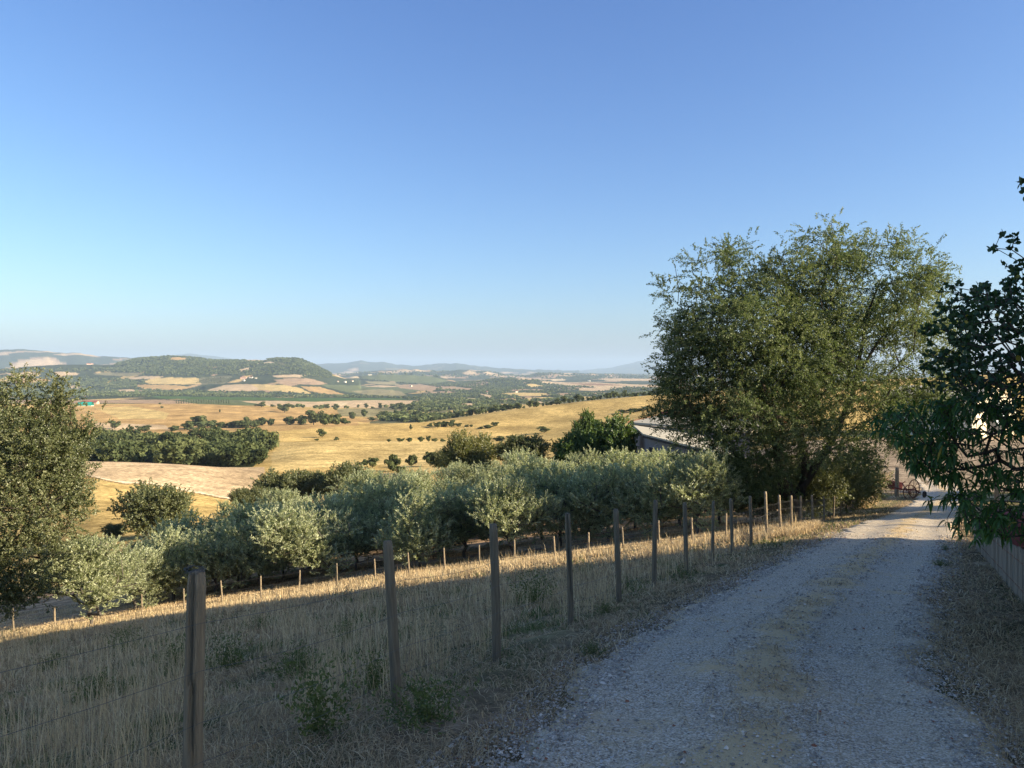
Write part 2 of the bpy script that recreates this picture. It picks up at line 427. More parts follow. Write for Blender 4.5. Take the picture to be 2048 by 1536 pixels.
def road_mat():
    m = bpy.data.materials.new('gravel_road'); t = nodes(m); N, L = t.nodes, t.links
    out = N.new('ShaderNodeOutputMaterial'); b = N.new('ShaderNodeBsdfPrincipled')
    b.inputs['Roughness'].default_value = .85; b.inputs['Specular IOR Level'].default_value = .25
    geo = N.new('ShaderNodeNewGeometry')
    v = N.new('ShaderNodeTexVoronoi'); v.inputs['Scale'].default_value = 85
    v2 = N.new('ShaderNodeTexVoronoi'); v2.inputs['Scale'].default_value = 24
    nz = N.new('ShaderNodeTexNoise'); nz.inputs['Scale'].default_value = 1.1; nz.inputs['Detail'].default_value = 7; nz.inputs['Roughness'].default_value = .6
    for q in (v, v2, nz): L.new(geo.outputs['Position'], q.inputs['Vector'])
    at_ = N.new('ShaderNodeAttribute'); at_.attribute_name = 'straw'
    cr = N.new('ShaderNodeValToRGB'); e = cr.color_ramp.elements
    e[0].position = 0; e[0].color = (.16, .125, .085, 1); e[1].position = 1; e[1].color = (.56, .56, .55, 1)
    for p, c in ((.35, (.43, .355, .24, 1)), (.7, (.60, .50, .35, 1)), (.93, (.80, .71, .54, 1))): el = e.new(p); el.color = c
    sx = N.new('ShaderNodeSeparateColor'); L.new(v.outputs['Color'], sx.inputs[0]); L.new(sx.outputs[0], cr.inputs[0])
    # dust fills the gaps
    dm = N.new('ShaderNodeMapRange'); dm.inputs[1].default_value = .4; dm.inputs[2].default_value = .68; L.new(nz.outputs[0], dm.inputs[0])
    mx = N.new('ShaderNodeMix'); mx.data_type = 'RGBA'; mx.inputs[7].default_value = (.58, .475, .32, 1)
    dk = N.new('ShaderNodeMath'); dk.operation = 'MULTIPLY'; dk.inputs[1].default_value = .45; L.new(dm.outputs[0], dk.inputs[0])
    L.new(dk.outputs[0], mx.inputs[0]); L.new(cr.outputs[0], mx.inputs[6])
    n3 = N.new('ShaderNodeTexNoise'); n3.inputs['Scale'].default_value = 5; n3.inputs['Detail'].default_value = 8; n3.inputs['Roughness'].default_value = .7
    L.new(geo.outputs['Position'], n3.inputs['Vector'])
    ad = N.new('ShaderNodeMath'); ad.operation = 'MULTIPLY_ADD'; ad.inputs[1].default_value = 2.4; ad.inputs[2].default_value = -1.2
    L.new(n3.outputs[0], ad.inputs[0])
    s2 = N.new('ShaderNodeMath'); s2.operation = 'ADD'; L.new(ad.outputs[0], s2.inputs[0]); L.new(at_.outputs['Fac'], s2.inputs[1])
    s3 = N.new('ShaderNodeMapRange'); s3.inputs[1].default_value = .12; s3.inputs[2].default_value = .62; s3.inputs[4].default_value = .85; L.new(s2.outputs[0], s3.inputs[0])
    mx2 = N.new('ShaderNodeMix'); mx2.data_type = 'RGBA'; mx2.inputs[7].default_value = (.60, .44, .22, 1)
    L.new(s3.outputs[0], mx2.inputs[0]); L.new(mx.outputs[2], mx2.inputs[6])
    L.new(mx2.outputs[2], b.inputs['Base Color'])
    bp = N.new('ShaderNodeBump'); bp.inputs['Strength'].default_value = .8; bp.inputs['Distance'].default_value = .012; bp.invert = True
    L.new(v.outputs['Distance'], bp.inputs['Height'])
    bp2 = N.new('ShaderNodeBump'); bp2.inputs['Strength'].default_value = .5; bp2.inputs['Distance'].default_value = .05
    L.new(n3.outputs[0], bp2.inputs['Height']); L.new(bp.outputs[0], bp2.inputs['Normal']); L.new(bp2.outputs[0], b.inputs['Normal'])
    L.new(b.outputs[0], out.inputs[0])
    return m

def attrcol_mat(name, trans=.25, rough=.8):
    m = bpy.data.materials.new(name); t = nodes(m); N, L = t.nodes, t.links
    out = N.new('ShaderNodeOutputMaterial')
    a = N.new('ShaderNodeAttribute'); a.attribute_name = 'Col'
    d = N.new('ShaderNodeBsdfDiffuse'); L.new(a.outputs['Color'], d.inputs[0])
    if trans:
        tr = N.new('ShaderNodeBsdfTranslucent'); L.new(a.outputs['Color'], tr.inputs[0])
        m1 = N.new('ShaderNodeMixShader'); m1.inputs[0].default_value = trans
        L.new(d.outputs[0], m1.inputs[1]); L.new(tr.outputs[0], m1.inputs[2]); L.new(m1.outputs[0], out.inputs[0])
    else: L.new(d.outputs[0], out.inputs[0])
    return m

M_GROUND = ground_mat(); M_ROAD = road_mat(); M_GRASS = attrcol_mat('dry_grass', .3)
M_FARTREE = leafmat('far_foliage', [(.045, .06, .028), (.075, .095, .042), (.115, .135, .058), (.165, .18, .08)], .25, gloss=0, nscale=.03)
M_VALLEY = leafmat('valley_foliage', [(.065, .085, .038), (.10, .13, .055), (.15, .175, .075), (.21, .225, .10)], .25, gloss=0, nscale=.012)
M_FARTREE2 = leafmat('far_foliage_pale', [(.05, .065, .035), (.085, .10, .055), (.14, .15, .08)], .15, gloss=0, nscale=.03)
M_OLIVE = leafmat('olive_foliage', [(.14, .165, .075), (.27, .30, .15), (.40, .43, .23), (.58, .60, .38)], .38, (1.2, 1.25, .75), .06, .5)
M_ELM = leafmat('elm_foliage', [(.055, .08, .03), (.10, .135, .05), (.165, .195, .08), (.25, .275, .13)], .4, (1.2, 1.25, .8), gloss=.02)
M_OAK = leafmat('oak_foliage', [(.05, .065, .024), (.095, .115, .042), (.15, .165, .068), (.23, .235, .11)], .3, gloss=.04)
M_WALNUT = leafmat('walnut_foliage', [(.035, .065, .015), (.06, .11, .025), (.10, .16, .038), (.14, .20, .055)], .38, gloss=.04)
M_PEACH = leafmat('peach_foliage', [(.025, .065, .015), (.045, .105, .024), (.075, .15, .038), (.11, .19, .05), (.36, .28, .06)], .3, gloss=.025, grough=.4)
M_PLUM = leafmat('apricot_foliage', [(.016, .042, .018), (.028, .065, .028), (.048, .095, .04), (.07, .125, .05), (.30, .25, .04)], .3, gloss=.025, grough=.4)
M_BARK = mat('bark', (.075, .06, .045), .9, .5, 6, .8, 18, stretch=(3, 3, .6))
M_BARKG = mat('olive_bark', (.12, .105, .085), .9, .5, 6, .8, 18, stretch=(3, 3, .6))
M_POST = mat('weathered_wood', (.38, .30, .19), .85, .45, 9, .9, 30, stretch=(6, 6, .35), col2=(.19, .15, .10))
M_POSTD = mat('dark_weathered_wood', (.30, .245, .16), .85, .45, 9, .9, 30, stretch=(6, 6, .35), col2=(.15, .12, .08))
M_WIRE = mat('fence_wire', (.12, .115, .10), .5, .3, 20, 0, metal=.6, spec=.5)
M_REED = mat('weathered_reed', (.36, .30, .22), .9, .4, 3, .3, 20, stretch=(5, 5, .3), col2=(.19, .165, .13))
M_CONC = mat('old_concrete', (.30, .29, .27), .9, .3, 3, .5, 20, stretch=(2.2, 2.2, .35), col2=(.17, .165, .155))
M_ROOFG = mat('cement_roof', (.47, .43, .32), .85, .15, 1.2, .2, 8)
M_ROOFR = mat('red_tiles', (.30, .09, .06), .85, .35, 3, .4, 8)
M_WALLG = mat('grey_blockwork', (.22, .22, .23), .9, .2, 2, .4, 9)
M_WALLC = mat('cream_plaster', (.72, .64, .48), .9, .1, 1, .2, 8)
M_WALLO = mat('pink_plaster', (.55, .38, .27), .9, .15, 1, .2, 8)
M_DARK = mat('dark_opening', (.03, .03, .035), .6, .2, 3, 0)
M_WOODB = mat('brown_timber', (.17, .09, .05), .8, .3, 5, .4)
M_TEAL = mat('green_sheet', (.015, .30, .24), .5, .1, 1, .05, spec=.4)
M_RUST = mat('red_rusty_paint', (.15, .04, .035), .7, .4, 9, .4)
M_RUSTB = mat('brown_rust', (.11, .05, .03), .8, .4, 9, .4)
M_BLACK = mat('black_rubber', (.02, .02, .02), .8, .2, 9, .2)
M_LOG = mat('split_logs', (.30, .22, .14), .9, .5, 6, .5)
M_WHITE = mat('pale_blue_panel', (.55, .62, .70), .6, .08, 1, .05)
M_STONE = attrcol_mat('stones', 0)

# ------------------------------------------------------------------ ground sheet
gold = (.58, .41, .15); gold2 = (.53, .345, .14); gold3 = (.64, .47, .19); pale = (.60, .44, .25); pink = (.42, .29, .17)
brown = (.34, .20, .11); green = (.085, .14, .04); dull = (.30, .26, .13); vine = (.15, .17, .075); wood = (.06, .075, .035)
bright = (.74, .58, .34); scrub = (.17, .16, .08)
FIELDS = [  # y range, colour, outline in (px, py)
    (130, 262, pale, [(-300, 925), (150, 950), (186, 953), (215, 960), (250, 966), (300, 967), (330, 973), (365, 980), (400, 986), (440, 994), (480, 1000), (500, 985), (512, 962), (530, 945), (530, 925), (430, 915), (300, 900), (-300, 900)]),
    (262, 480, wood, [(-300, 960), (186, 960), (300, 935), (430, 945), (505, 935), (535, 905), (552, 885), (545, 868), (480, 872), (400, 850), (190, 850), (-300, 850)]),
    (200, 520, gold3, [(560, 885), (700, 882), (890, 882), (900, 905), (880, 945), (760, 930), (640, 935), (540, 945), (545, 905)]),
    (150, 240, (.40, .26, .15), [(715, 930), (760, 928), (800, 938), (845, 960), (700, 975)]),
    (500, 1700, gold2, [(60, 808), (155, 812), (300, 806), (430, 808), (560, 815), (700, 822), (720, 850), (560, 862), (450, 862), (300, 866), (150, 866)]),
    (600, 1500, gold3, [(190, 816), (262, 812), (340, 826), (330, 838), (240, 838)]),
    (500, 1100, pale, [(190, 845), (330, 850), (340, 858), (190, 862)]),
    (1400, 2300, pink, [(-300, 794), (150, 795), (280, 797), (350, 801), (410, 807), (330, 808), (250, 806), (150, 806), (-300, 812)]),
    (1500, 2300, vine, [(350, 797), (470, 800), (530, 803), (530, 812), (430, 811), (380, 806)]),
    (1900, 3300, green, [(300, 792), (560, 795), (770, 796), (835, 798), (780, 801), (620, 803.5), (560, 801), (430, 799.5), (320, 797)]),
    (1100, 2600, pale, [(480, 802), (560, 801.5), (620, 803.5), (700, 801), (790, 799), (830, 802), (822, 812), (750, 816), (640, 815), (540, 812)]),
    (1200, 2200, bright, [(668, 806), (690, 802), (706, 801), (684, 812), (674, 812)]),
    (900, 1600, dull, [(672, 818), (720, 815), (800, 817), (812, 822), (740, 834), (680, 832)]),
    (650, 1300, gold2, [(700, 838), (790, 828), (850, 822), (845, 834), (770, 838), (730, 846)]),
    (480, 760, gold, [(850, 850), (870, 840), (960, 826), (1060, 812), (1180, 800), (1290, 789), (1500, 772), (1900, 745), (1900, 860), (1200, 870), (1000, 885), (850, 872)]),
    # mid left
    (2400, 6500, pale, [(10, 746), (78, 746), (78, 752), (30, 752)]),
    (2400, 6500, pale, [(106, 745), (125, 743.5), (155, 745), (156, 750), (118, 752)]),
    (2400, 6500, gold2, [(40, 756), (95, 758), (102, 762), (60, 766), (20, 766)]),
    (2400, 6500, dull, [(184, 748), (205, 744.5), (270, 745), (290, 748), (262, 753), (215, 751)]),
    (2400, 6500, pale, [(240, 756), (290, 752), (330, 753), (318, 757), (270, 759)]),
    (2400, 6500, gold3, [(285, 763), (305, 757), (345, 755), (400, 756), (402, 768), (350, 769), (300, 768)]),
    (2400, 6500, gold2, [(268, 769), (345, 770), (385, 774), (360, 780), (290, 779)]),
    (2400, 6500, pale, [(232, 780), (262, 778), (280, 782), (240, 785)]),
    (2400, 6500, pale, [(140, 773), (168, 774), (160, 777), (140, 777)]),
    (3500, 6500, gold2, [(338, 716), (352, 714), (374, 716), (372, 720), (345, 722)]),
    (3500, 6500, pale, [(440, 717), (478, 716.5), (486, 719), (450, 720)]),
    (3500, 6500, pale, [(488, 717.5), (520, 717), (546, 721), (520, 723), (494, 723)]),
    (3500, 6500, bright, [(512, 727), (540, 723), (552, 726), (535, 728)]),
    (3500, 6500, scrub, [(548, 724), (562, 724), (578, 730), (562, 731)]),
    (3500, 6500, pale, [(476, 739), (502, 734), (500, 740), (484, 743)]),
    (2400, 6500, scrub, [(397, 756), (452, 751), (466, 752), (448, 768), (402, 769)]),
    (2400, 6500, pale, [(545, 752), (570, 749), (610, 750), (600, 755), (556, 755)]),
    (2400, 6500, pink, [(548, 760), (575, 756), (620, 757), (655, 767), (640, 770), (560, 768)]),
    (2400, 6500, pale, [(412, 781), (450, 770), (490, 768), (530, 772), (512, 781), (440, 782)]),
    (2400, 6500, gold3, [(500, 768), (570, 770), (600, 776), (625, 788), (560, 783), (520, 778)]),
    (2400, 6500, gold2, [(600, 772), (640, 774), (668, 782), (696, 790), (650, 788), (618, 782)]),
    (2400, 6500, vine, [(640, 769), (720, 771), (800, 773), (840, 781), (780, 792), (700, 786), (660, 776)]),
    (2400, 6500, pale, [(728, 773), (760, 770), (800, 773), (770, 775)]),
    (2400, 6500, dull, [(700, 782), (760, 778), (800, 782), (815, 791), (740, 792)]),
    (3500, 8000, bright, [(662, 744), (676, 742), (715, 749), (718, 756), (690, 757), (672, 752)]),
    (3500, 8000, vine, [(720, 750), (790, 749), (860, 752), (900, 762), (860, 768), (780, 762), (724, 757)]),
    (3500, 8000, dull, [(730, 762), (790, 764), (800, 770), (740, 768)]),
    (3500, 8000, pink, [(790, 770), (840, 768), (885, 776), (860, 783), (800, 776)]),
    # right valley
    (1500, 9000, pink, [(880, 774), (905, 773), (955, 778), (940, 782), (882, 779)]),
    (1500, 9000, gold3, [(1003, 787), (1030, 785), (1095, 786), (1092, 791), (1020, 792)]),
    (2500, 9000, pale, [(1080, 762), (1130, 764.5), (1200, 765.5), (1320, 771), (1320, 774), (1210, 776), (1130, 771), (1085, 766)]),
    (2500, 9000, brown, [(1130, 766), (1200, 767), (1260, 771), (1180, 771)]),
    (1500, 9000, pale, [(1150, 777), (1200, 775), (1240, 777), (1200, 782), (1160, 781)]),
    (2500, 13000, pale, [(1195, 758), (1230, 756.5), (1300, 758), (1300, 762), (1215, 761.5)]),
    (2500, 13000, bright, [(1100, 759), (1125, 757), (1132, 761), (1105, 762)]),
    (2500, 13000, pale, [(1040, 756), (1085, 756), (1080, 760), (1035, 759)]),
    (6500, 13000, pale, [(926, 746), (938, 740.5), (950, 744), (952, 748), (935, 749)]),
    (6500, 13000, pale, [(966, 746), (975, 743), (996, 748), (975, 750)]),
    (6500, 13000, pale, [(1122, 746), (1140, 744.5), (1148, 748), (1130, 749)]),
    (1500, 9000, gold3, [(1052, 770), (1060, 767), (1085, 771), (1088, 774), (1060, 774)]),
    (1500, 9000, pale, [(960, 787), (985, 791), (985, 797), (965, 794)]),
    (1000, 9000, dull, [(920, 795), (950, 796), (965, 801), (940, 802)]),
    (1000, 9000, gold3, [(1050, 796), (1100, 794), (1110, 797), (1060, 799)]),
    (1000, 9000, gold3, [(1125, 797), (1170, 793), (1210, 795), (1170, 799)]),
    (900, 2500, pale, [(900, 812), (930, 807), (965, 806), (940, 814)]),
    (900, 2500, pale, [(1050, 806), (1080, 802), (1088, 806), (1060, 810)]),
    (900, 2500, pale, [(850, 800), (885, 797), (900, 799), (870, 803)]),
    (900, 2500, gold, [(905, 828), (1000, 818), (1010, 821), (930, 832)]),
]
def ground_colour(x, y, z):
    n = len(x); C = np.empty((n, 3)); C[:] = gold
    ys = np.maximum(y, 1)
    px = 1024 + F * x / ys; py = HOR - z / ys * F
    jx = px + 1.2 * sines(x, y, 60, 31) * np.minimum(1, y / 500); jy = py + .35 * sines(x, y, 45, 32) * (y > 200)
    far = y > 1650
    C[far] = wood
    # far hills: wood broken by tan fields
    t = sines(x, y * .35, 520, 41) + .8 * sines(x, y * .35, 230, 42)
    hf = (y > 7000) & (y < 15500)
    C[hf & (t > .35)] = pink
    C[hf & (t > .8)] = pale
    C[(y > 15500) & (t > 1.25)] = scrub
    t2 = sines(x, y * .5, 420, 43) + .6 * sines(x, y * .5, 180, 44)
    lf = (y > 2300) & (y < 5600) & (px < 860) & (py > 740 + 8 * sines(px, py * 0, 160, 48))
    t3 = sines(x, y * .5, 330, 49) + .7 * sines(x, y * .5, 130, 50)
    C[lf & (t3 > .95)] = pink
    C[lf & (t3 > 1.2)] = gold
    vf = (y > 2400) & (y < 9000) & (px > 860)
    C[vf & (t2 > .85)] = pink
    vv = (y > 1000) & (y < 2500) & (px > 740) & (t2 > -0.3)
    C[(y > 950) & (y <= 2500) & (px > 740)] = scrub
    C[vv & (t2 > .7)] = gold
    for y0, y1, c, poly in FIELDS:
        m = (y > y0) & (y < y1)
        if m.any():
            idx = np.nonzero(m)[0]
            k = inpoly(jx[idx], jy[idx], poly)
            C[idx[k]] = c
    # bright ripe line of tall grass on the field edge
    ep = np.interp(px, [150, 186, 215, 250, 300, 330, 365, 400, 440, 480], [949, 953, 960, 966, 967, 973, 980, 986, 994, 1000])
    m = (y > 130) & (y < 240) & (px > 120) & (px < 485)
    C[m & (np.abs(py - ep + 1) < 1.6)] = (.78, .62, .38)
    C[m & (np.abs(py - ep - 1.8) < 1.1)] = (.22, .15, .07)  # shadow line along the tall grass, painted into the ground colour
    # soil texture on the grazed gold fields
    s = 1 + .16 * sines(x, y * .35, 26, 45) * (y > 80) * (y < 2300)
    C *= s[:, None]
    # valley woodland floor tone drift
    # near: dry slope, verges, olive grove soil
    nr = (y < 62)
    rf = road_off(x, y)
    nn = sines(x, y, 2.3, 46) + .5 * sines(x, y, .8, 47)
    base = np.array((.42, .30, .17)); grn = np.array((.15, .155, .065)); soil = np.array((.27, .195, .12))
    k = smooth01(nn * .5 + .4)[:, None]
    cn = base * k + grn * (1 - k)
    grove = smooth01((stake_line(x, y) - .6) / 2)[:, None]
    gs = np.array((.50, .33, .18)) * (1 + .25 * nn[:, None])
    cn = cn * (1 - grove) + gs * grove
    v = np.exp(-((np.abs(rf) - 1.75) / .55) ** 2)[:, None]
    cn = cn * (1 - .75 * v) + soil * .75 * v
    yd = smooth01((y - 54) / 6)[:, None]
    C[nr] = (cn * (1 - yd) + C * yd)[nr]
    yard = (px > 1500) & (y > 57) & (y < 112)
    C[yard] = np.array((.37, .29, .195)) * (1 + .15 * nn[yard])[:, None]
    fz = smooth01((y - 60) / 30)[:, None]
    C = C * (1 + .0 * fz)
    return np.clip(C, .01, .85)

def build_ground():
    # rays from the camera foot: dense inside the view, sparse elsewhere
    th = np.concatenate([np.linspace(-180, -46, 40)[:-1], np.linspace(-46, -36, 40)[:-1], np.linspace(-36, 36, 900)[:-1], np.linspace(36, 46, 40)[:-1], np.linspace(46, 180, 40)[:-1]])
    th = np.radians(th)
    r = np.concatenate([np.geomspace(.4, 40, 330)[:-1], np.geomspace(40, 900, 460)[:-1], np.geomspace(900, 7000, 330)[:-1], np.geomspace(7000, 34000, 110)])
    R, T = np.meshgrid(r, th, indexing='ij')
    X = R * np.sin(T); Y = R * np.cos(T)
    x, y = X.ravel(), Y.ravel()
    z = H(x, y)
    rf = road_off(x, y)
    onr = smooth01((1.9 - np.abs(rf)) / .45) * smooth01((64 - y) / 6)
    near = smooth01((60 - np.hypot(x, y)) / 30)
    bumpy = near * (.022 * sines(x, y, 1.6, 61) + .018 * sines(x, y, .5, 62))
    C = ground_colour(x, y, z)
    z = z + bumpy * (1 - onr) - .035 * onr
    V = np.stack([x, y, z], 1)
    nr, nt_ = len(r), len(th)
    i = np.arange(nr - 1)[:, None]; j = np.arange(nt_)[None]
    j2 = (j + 1) % nt_
    q = np.stack([i * nt_ + j, i * nt_ + j2, (i + 1) * nt_ + j2, (i + 1) * nt_ + j], -1).reshape(-1, 4)
    # centre cap
    V = np.vstack([V, [0, 0, float(H(np.array([0.]), np.array([0.]))[0])]])
    C = np.vstack([C, C[0]])
    tr = np.stack([np.full(nt_, len(V) - 1), (np.arange(nt_) + 1) % nt_, np.arange(nt_)], 1)
    q = q[:, ::-1]; tr = tr[:, ::-1]
    me = mesh_np('ground', V, q, tr, True, cols=C)
    o = link('ground', me, M_GROUND)
    tag(o, 'rolling golden farmland with fields, valley and far blue hills', 'ground', kind='structure')
build_ground()

def build_road():
    n = 900
    c = catm(ROAD, n); T = np.gradient(c, axis=0); T /= np.linalg.norm(T, axis=1)[:, None]
    Nn = np.stack([T[:, 1], -T[:, 0]], 1)
    s = np.r_[0, np.cumsum(np.linalg.norm(np.diff(c, axis=0), axis=1))]
    us = np.linspace(-1, 1, 41)
    wl = 1.42 + .10 * np.sin(s * 1.7) + .07 * np.sin(s * 4.1 + 1) + .05 * np.sin(s * 9.3)
    wr = 1.40 + .10 * np.sin(s * 1.3 + 2) + .06 * np.sin(s * 5.1) + .05 * np.sin(s * 8.2 + 1)
    off = np.where(us[None] < 0, us[None] * wl[:, None], us[None] * wr[:, None])
    P = c[:, None] + off[..., None] * Nn[:, None]
    x, y = P[..., 0].ravel(), P[..., 1].ravel()
    z = H(x, y)
    o_ = off.ravel(); S = np.repeat(s, len(us))
    rut = -.035 * np.exp(-((np.abs(o_) - .72) / .28) ** 2) + .02 * np.exp(-(o_ / .3) ** 2)
    edge = smooth01((np.abs(np.tile(us, n)) - .9) / .1)
    z = z + .012 + rut * .8 + .008 * sines(x, y, .7, 71) - .06 * edge
    straw = .85 * np.exp(-((o_ - .05) / .24) ** 2) + .9 * smooth01((np.abs(np.tile(us, n)) - .8) / .2) - .10
    straw = straw + .25 * sines(x, y, 1.3, 72)
    V = np.stack([x, y, z], 1); m = len(us)
    i = np.arange(n - 1)[:, None]; j = np.arange(m - 1)[None]
    q = np.stack([i * m + j, i * m + j + 1, (i + 1) * m + j + 1, (i + 1) * m + j], -1).reshape(-1, 4)
    o = link('road', mesh_np('road', V, q, None, True, attrs={'straw': straw}), M_ROAD)
    tag(o, 'grey gravel farm track winding downhill past the post fence', 'road', kind='structure')
build_road()

# loose stones on the gravel
def build_gravel():
    n = 80000
    c = catm(ROAD, 2000); T = np.gradient(c, axis=0); T /= np.linalg.norm(T, axis=1)[:, None]
    yy = 3.0 * (7.0) ** RNG.random(n)          # 3 to 21 m
    k = np.clip(np.searchsorted(c[:, 1], yy), 0, 1999)
    o_ = RNG.uniform(-1.75, 1.65, n)
    keep = RNG.random(n) < np.where(np.abs(np.abs(o_) - .72) < .34, .14, 1.0) * np.where(np.abs(o_) < .34, .35, 1.0) * np.where(np.abs(o_) > 1.45, .6, 1)
    k, o_ = k[keep], o_[keep]
    x = c[k, 0] + o_ * T[k, 1] + RNG.normal(0, .02, len(k)); y = c[k, 1] - o_ * T[k, 0] + RNG.normal(0, .02, len(k))
    r = np.clip(RNG.lognormal(math.log(.005), .42, len(k)), .003, .015) * (1 + y / 16)
    z = H(x, y) + .014 - .028 * np.exp(-((np.abs(o_) - .72) / .28) ** 2) * .8 + .016 * np.exp(-(o_ / .3) ** 2) + r * .2
    octv = np.array([(1, 0, 0), (0, 1, 0), (-1, 0, 0), (0, -1, 0), (0, 0, .7), (0, 0, -.7)], float)
    tri = np.array([(0, 1, 4), (1, 2, 4), (2, 3, 4), (3, 0, 4)])
    m = len(k)
    J = octv[None] * (1 + RNG.uniform(-.35, .35, (m, 6, 1))) * r[:, None, None]
    a = RNG.uniform(0, 6.28, m); ca, sa_ = np.cos(a)[:, None], np.sin(a)[:, None]
    X = J[..., 0] * ca - J[..., 1] * sa_; Y = J[..., 0] * sa_ + J[..., 1] * ca
    V = np.stack([X + x[:, None], Y + y[:, None], J[..., 2] + z[:, None]], -1).reshape(-1, 3)
    tr = (tri[None] + (np.arange(m) * 6)[:, None, None]).reshape(-1, 3)
    g = RNG.choice([.20, .30, .40, .50, .68], m, p=[.22, .30, .27, .16, .05])
    C = np.stack([g * 1.08, g * .95, g * .76], 1); rd = RNG.random(m) < .025; C[rd] = (.28, .12, .07)
    o = link('gravel', mesh_np('gravel', V, None, tr, False, cols=np.repeat(C, 6, 0)), M_STONE)
    tag(o, 'loose grey and white gravel stones scattered on the track', 'gravel', kind='stuff')
build_gravel()

# ------------------------------------------------------------------ grass
def blades(x, y, h, w, lean, az, C, droop=.0, flat=None, lift=.0):
    n = len(x); z = H(x, y) - .02 + lift
    dx, dy = np.cos(az), np.sin(az)
    sa_ = az + math.pi / 2 + RNG.normal(0, .5, n)
    wx, wy = np.cos(sa_) * w / 2, np.sin(sa_) * w / 2
    s1 = lean * .35; s2 = lean
    if flat is None:
        z1, z2 = h * .55, h * np.sqrt(np.clip(1 - .5 * lean**2, .1, 1))
    else:
        z1, z2 = flat, flat * RNG.uniform(.2, 1.2, n)
    V = np.empty((n, 5, 3))
    V[:, 0] = np.stack([x - wx, y - wy, z], 1); V[:, 1] = np.stack([x + wx, y + wy, z], 1)
    mx, my = x + dx * s1 * h, y + dy * s1 * h
    V[:, 2] = np.stack([mx + wx * .8, my + wy * .8, z + z1], 1); V[:, 3] = np.stack([mx - wx * .8, my - wy * .8, z + z1], 1)
    V[:, 4] = np.stack([x + dx * s2 * h, y + dy * s2 * h, z + z2], 1)
    b = np.arange(n) * 5
    q = np.stack([b, b + 1, b + 2, b + 3], 1); t = np.stack([b + 3, b + 2, b + 4], 1)
    return V.reshape(-1, 3), q, t, np.repeat(C, 5, 0)
STRAW = np.array([(.60, .46, .25), (.52, .39, .21), (.41, .30, .17), (.68, .55, .33), (.31, .225, .13)])
GREEN = np.array([(.13, .165, .055), (.18, .20, .075), (.10, .125, .045), (.25, .245, .11)])
def grass_cols(x, y, gbias):
    n = len(x)
    g = sines(x, y, 3.0, 81) * .5 + .35 * sines(x, y, 1.0, 82) + gbias
    isg = RNG.random(n) < smooth01(g * .9 + .12)
    C = STRAW[RNG.integers(0, len(STRAW), n)].copy()
    gi = GREEN[RNG.integers(0, len(GREEN), n)]
    C[isg] = gi[isg]
    return C * RNG.uniform(.75, 1.2, (n, 1))
def sample_view(n, y0, y1, m=1.25, p=0.0):
    y = y0 * (y1 / y0) ** RNG.random(n)
    x = RNG.uniform(-.72 * m, .72 * m, n) * y
    return x, y
def ufn(x, y): return -.876 * (x + .9) + .48 * (y - 5.8)
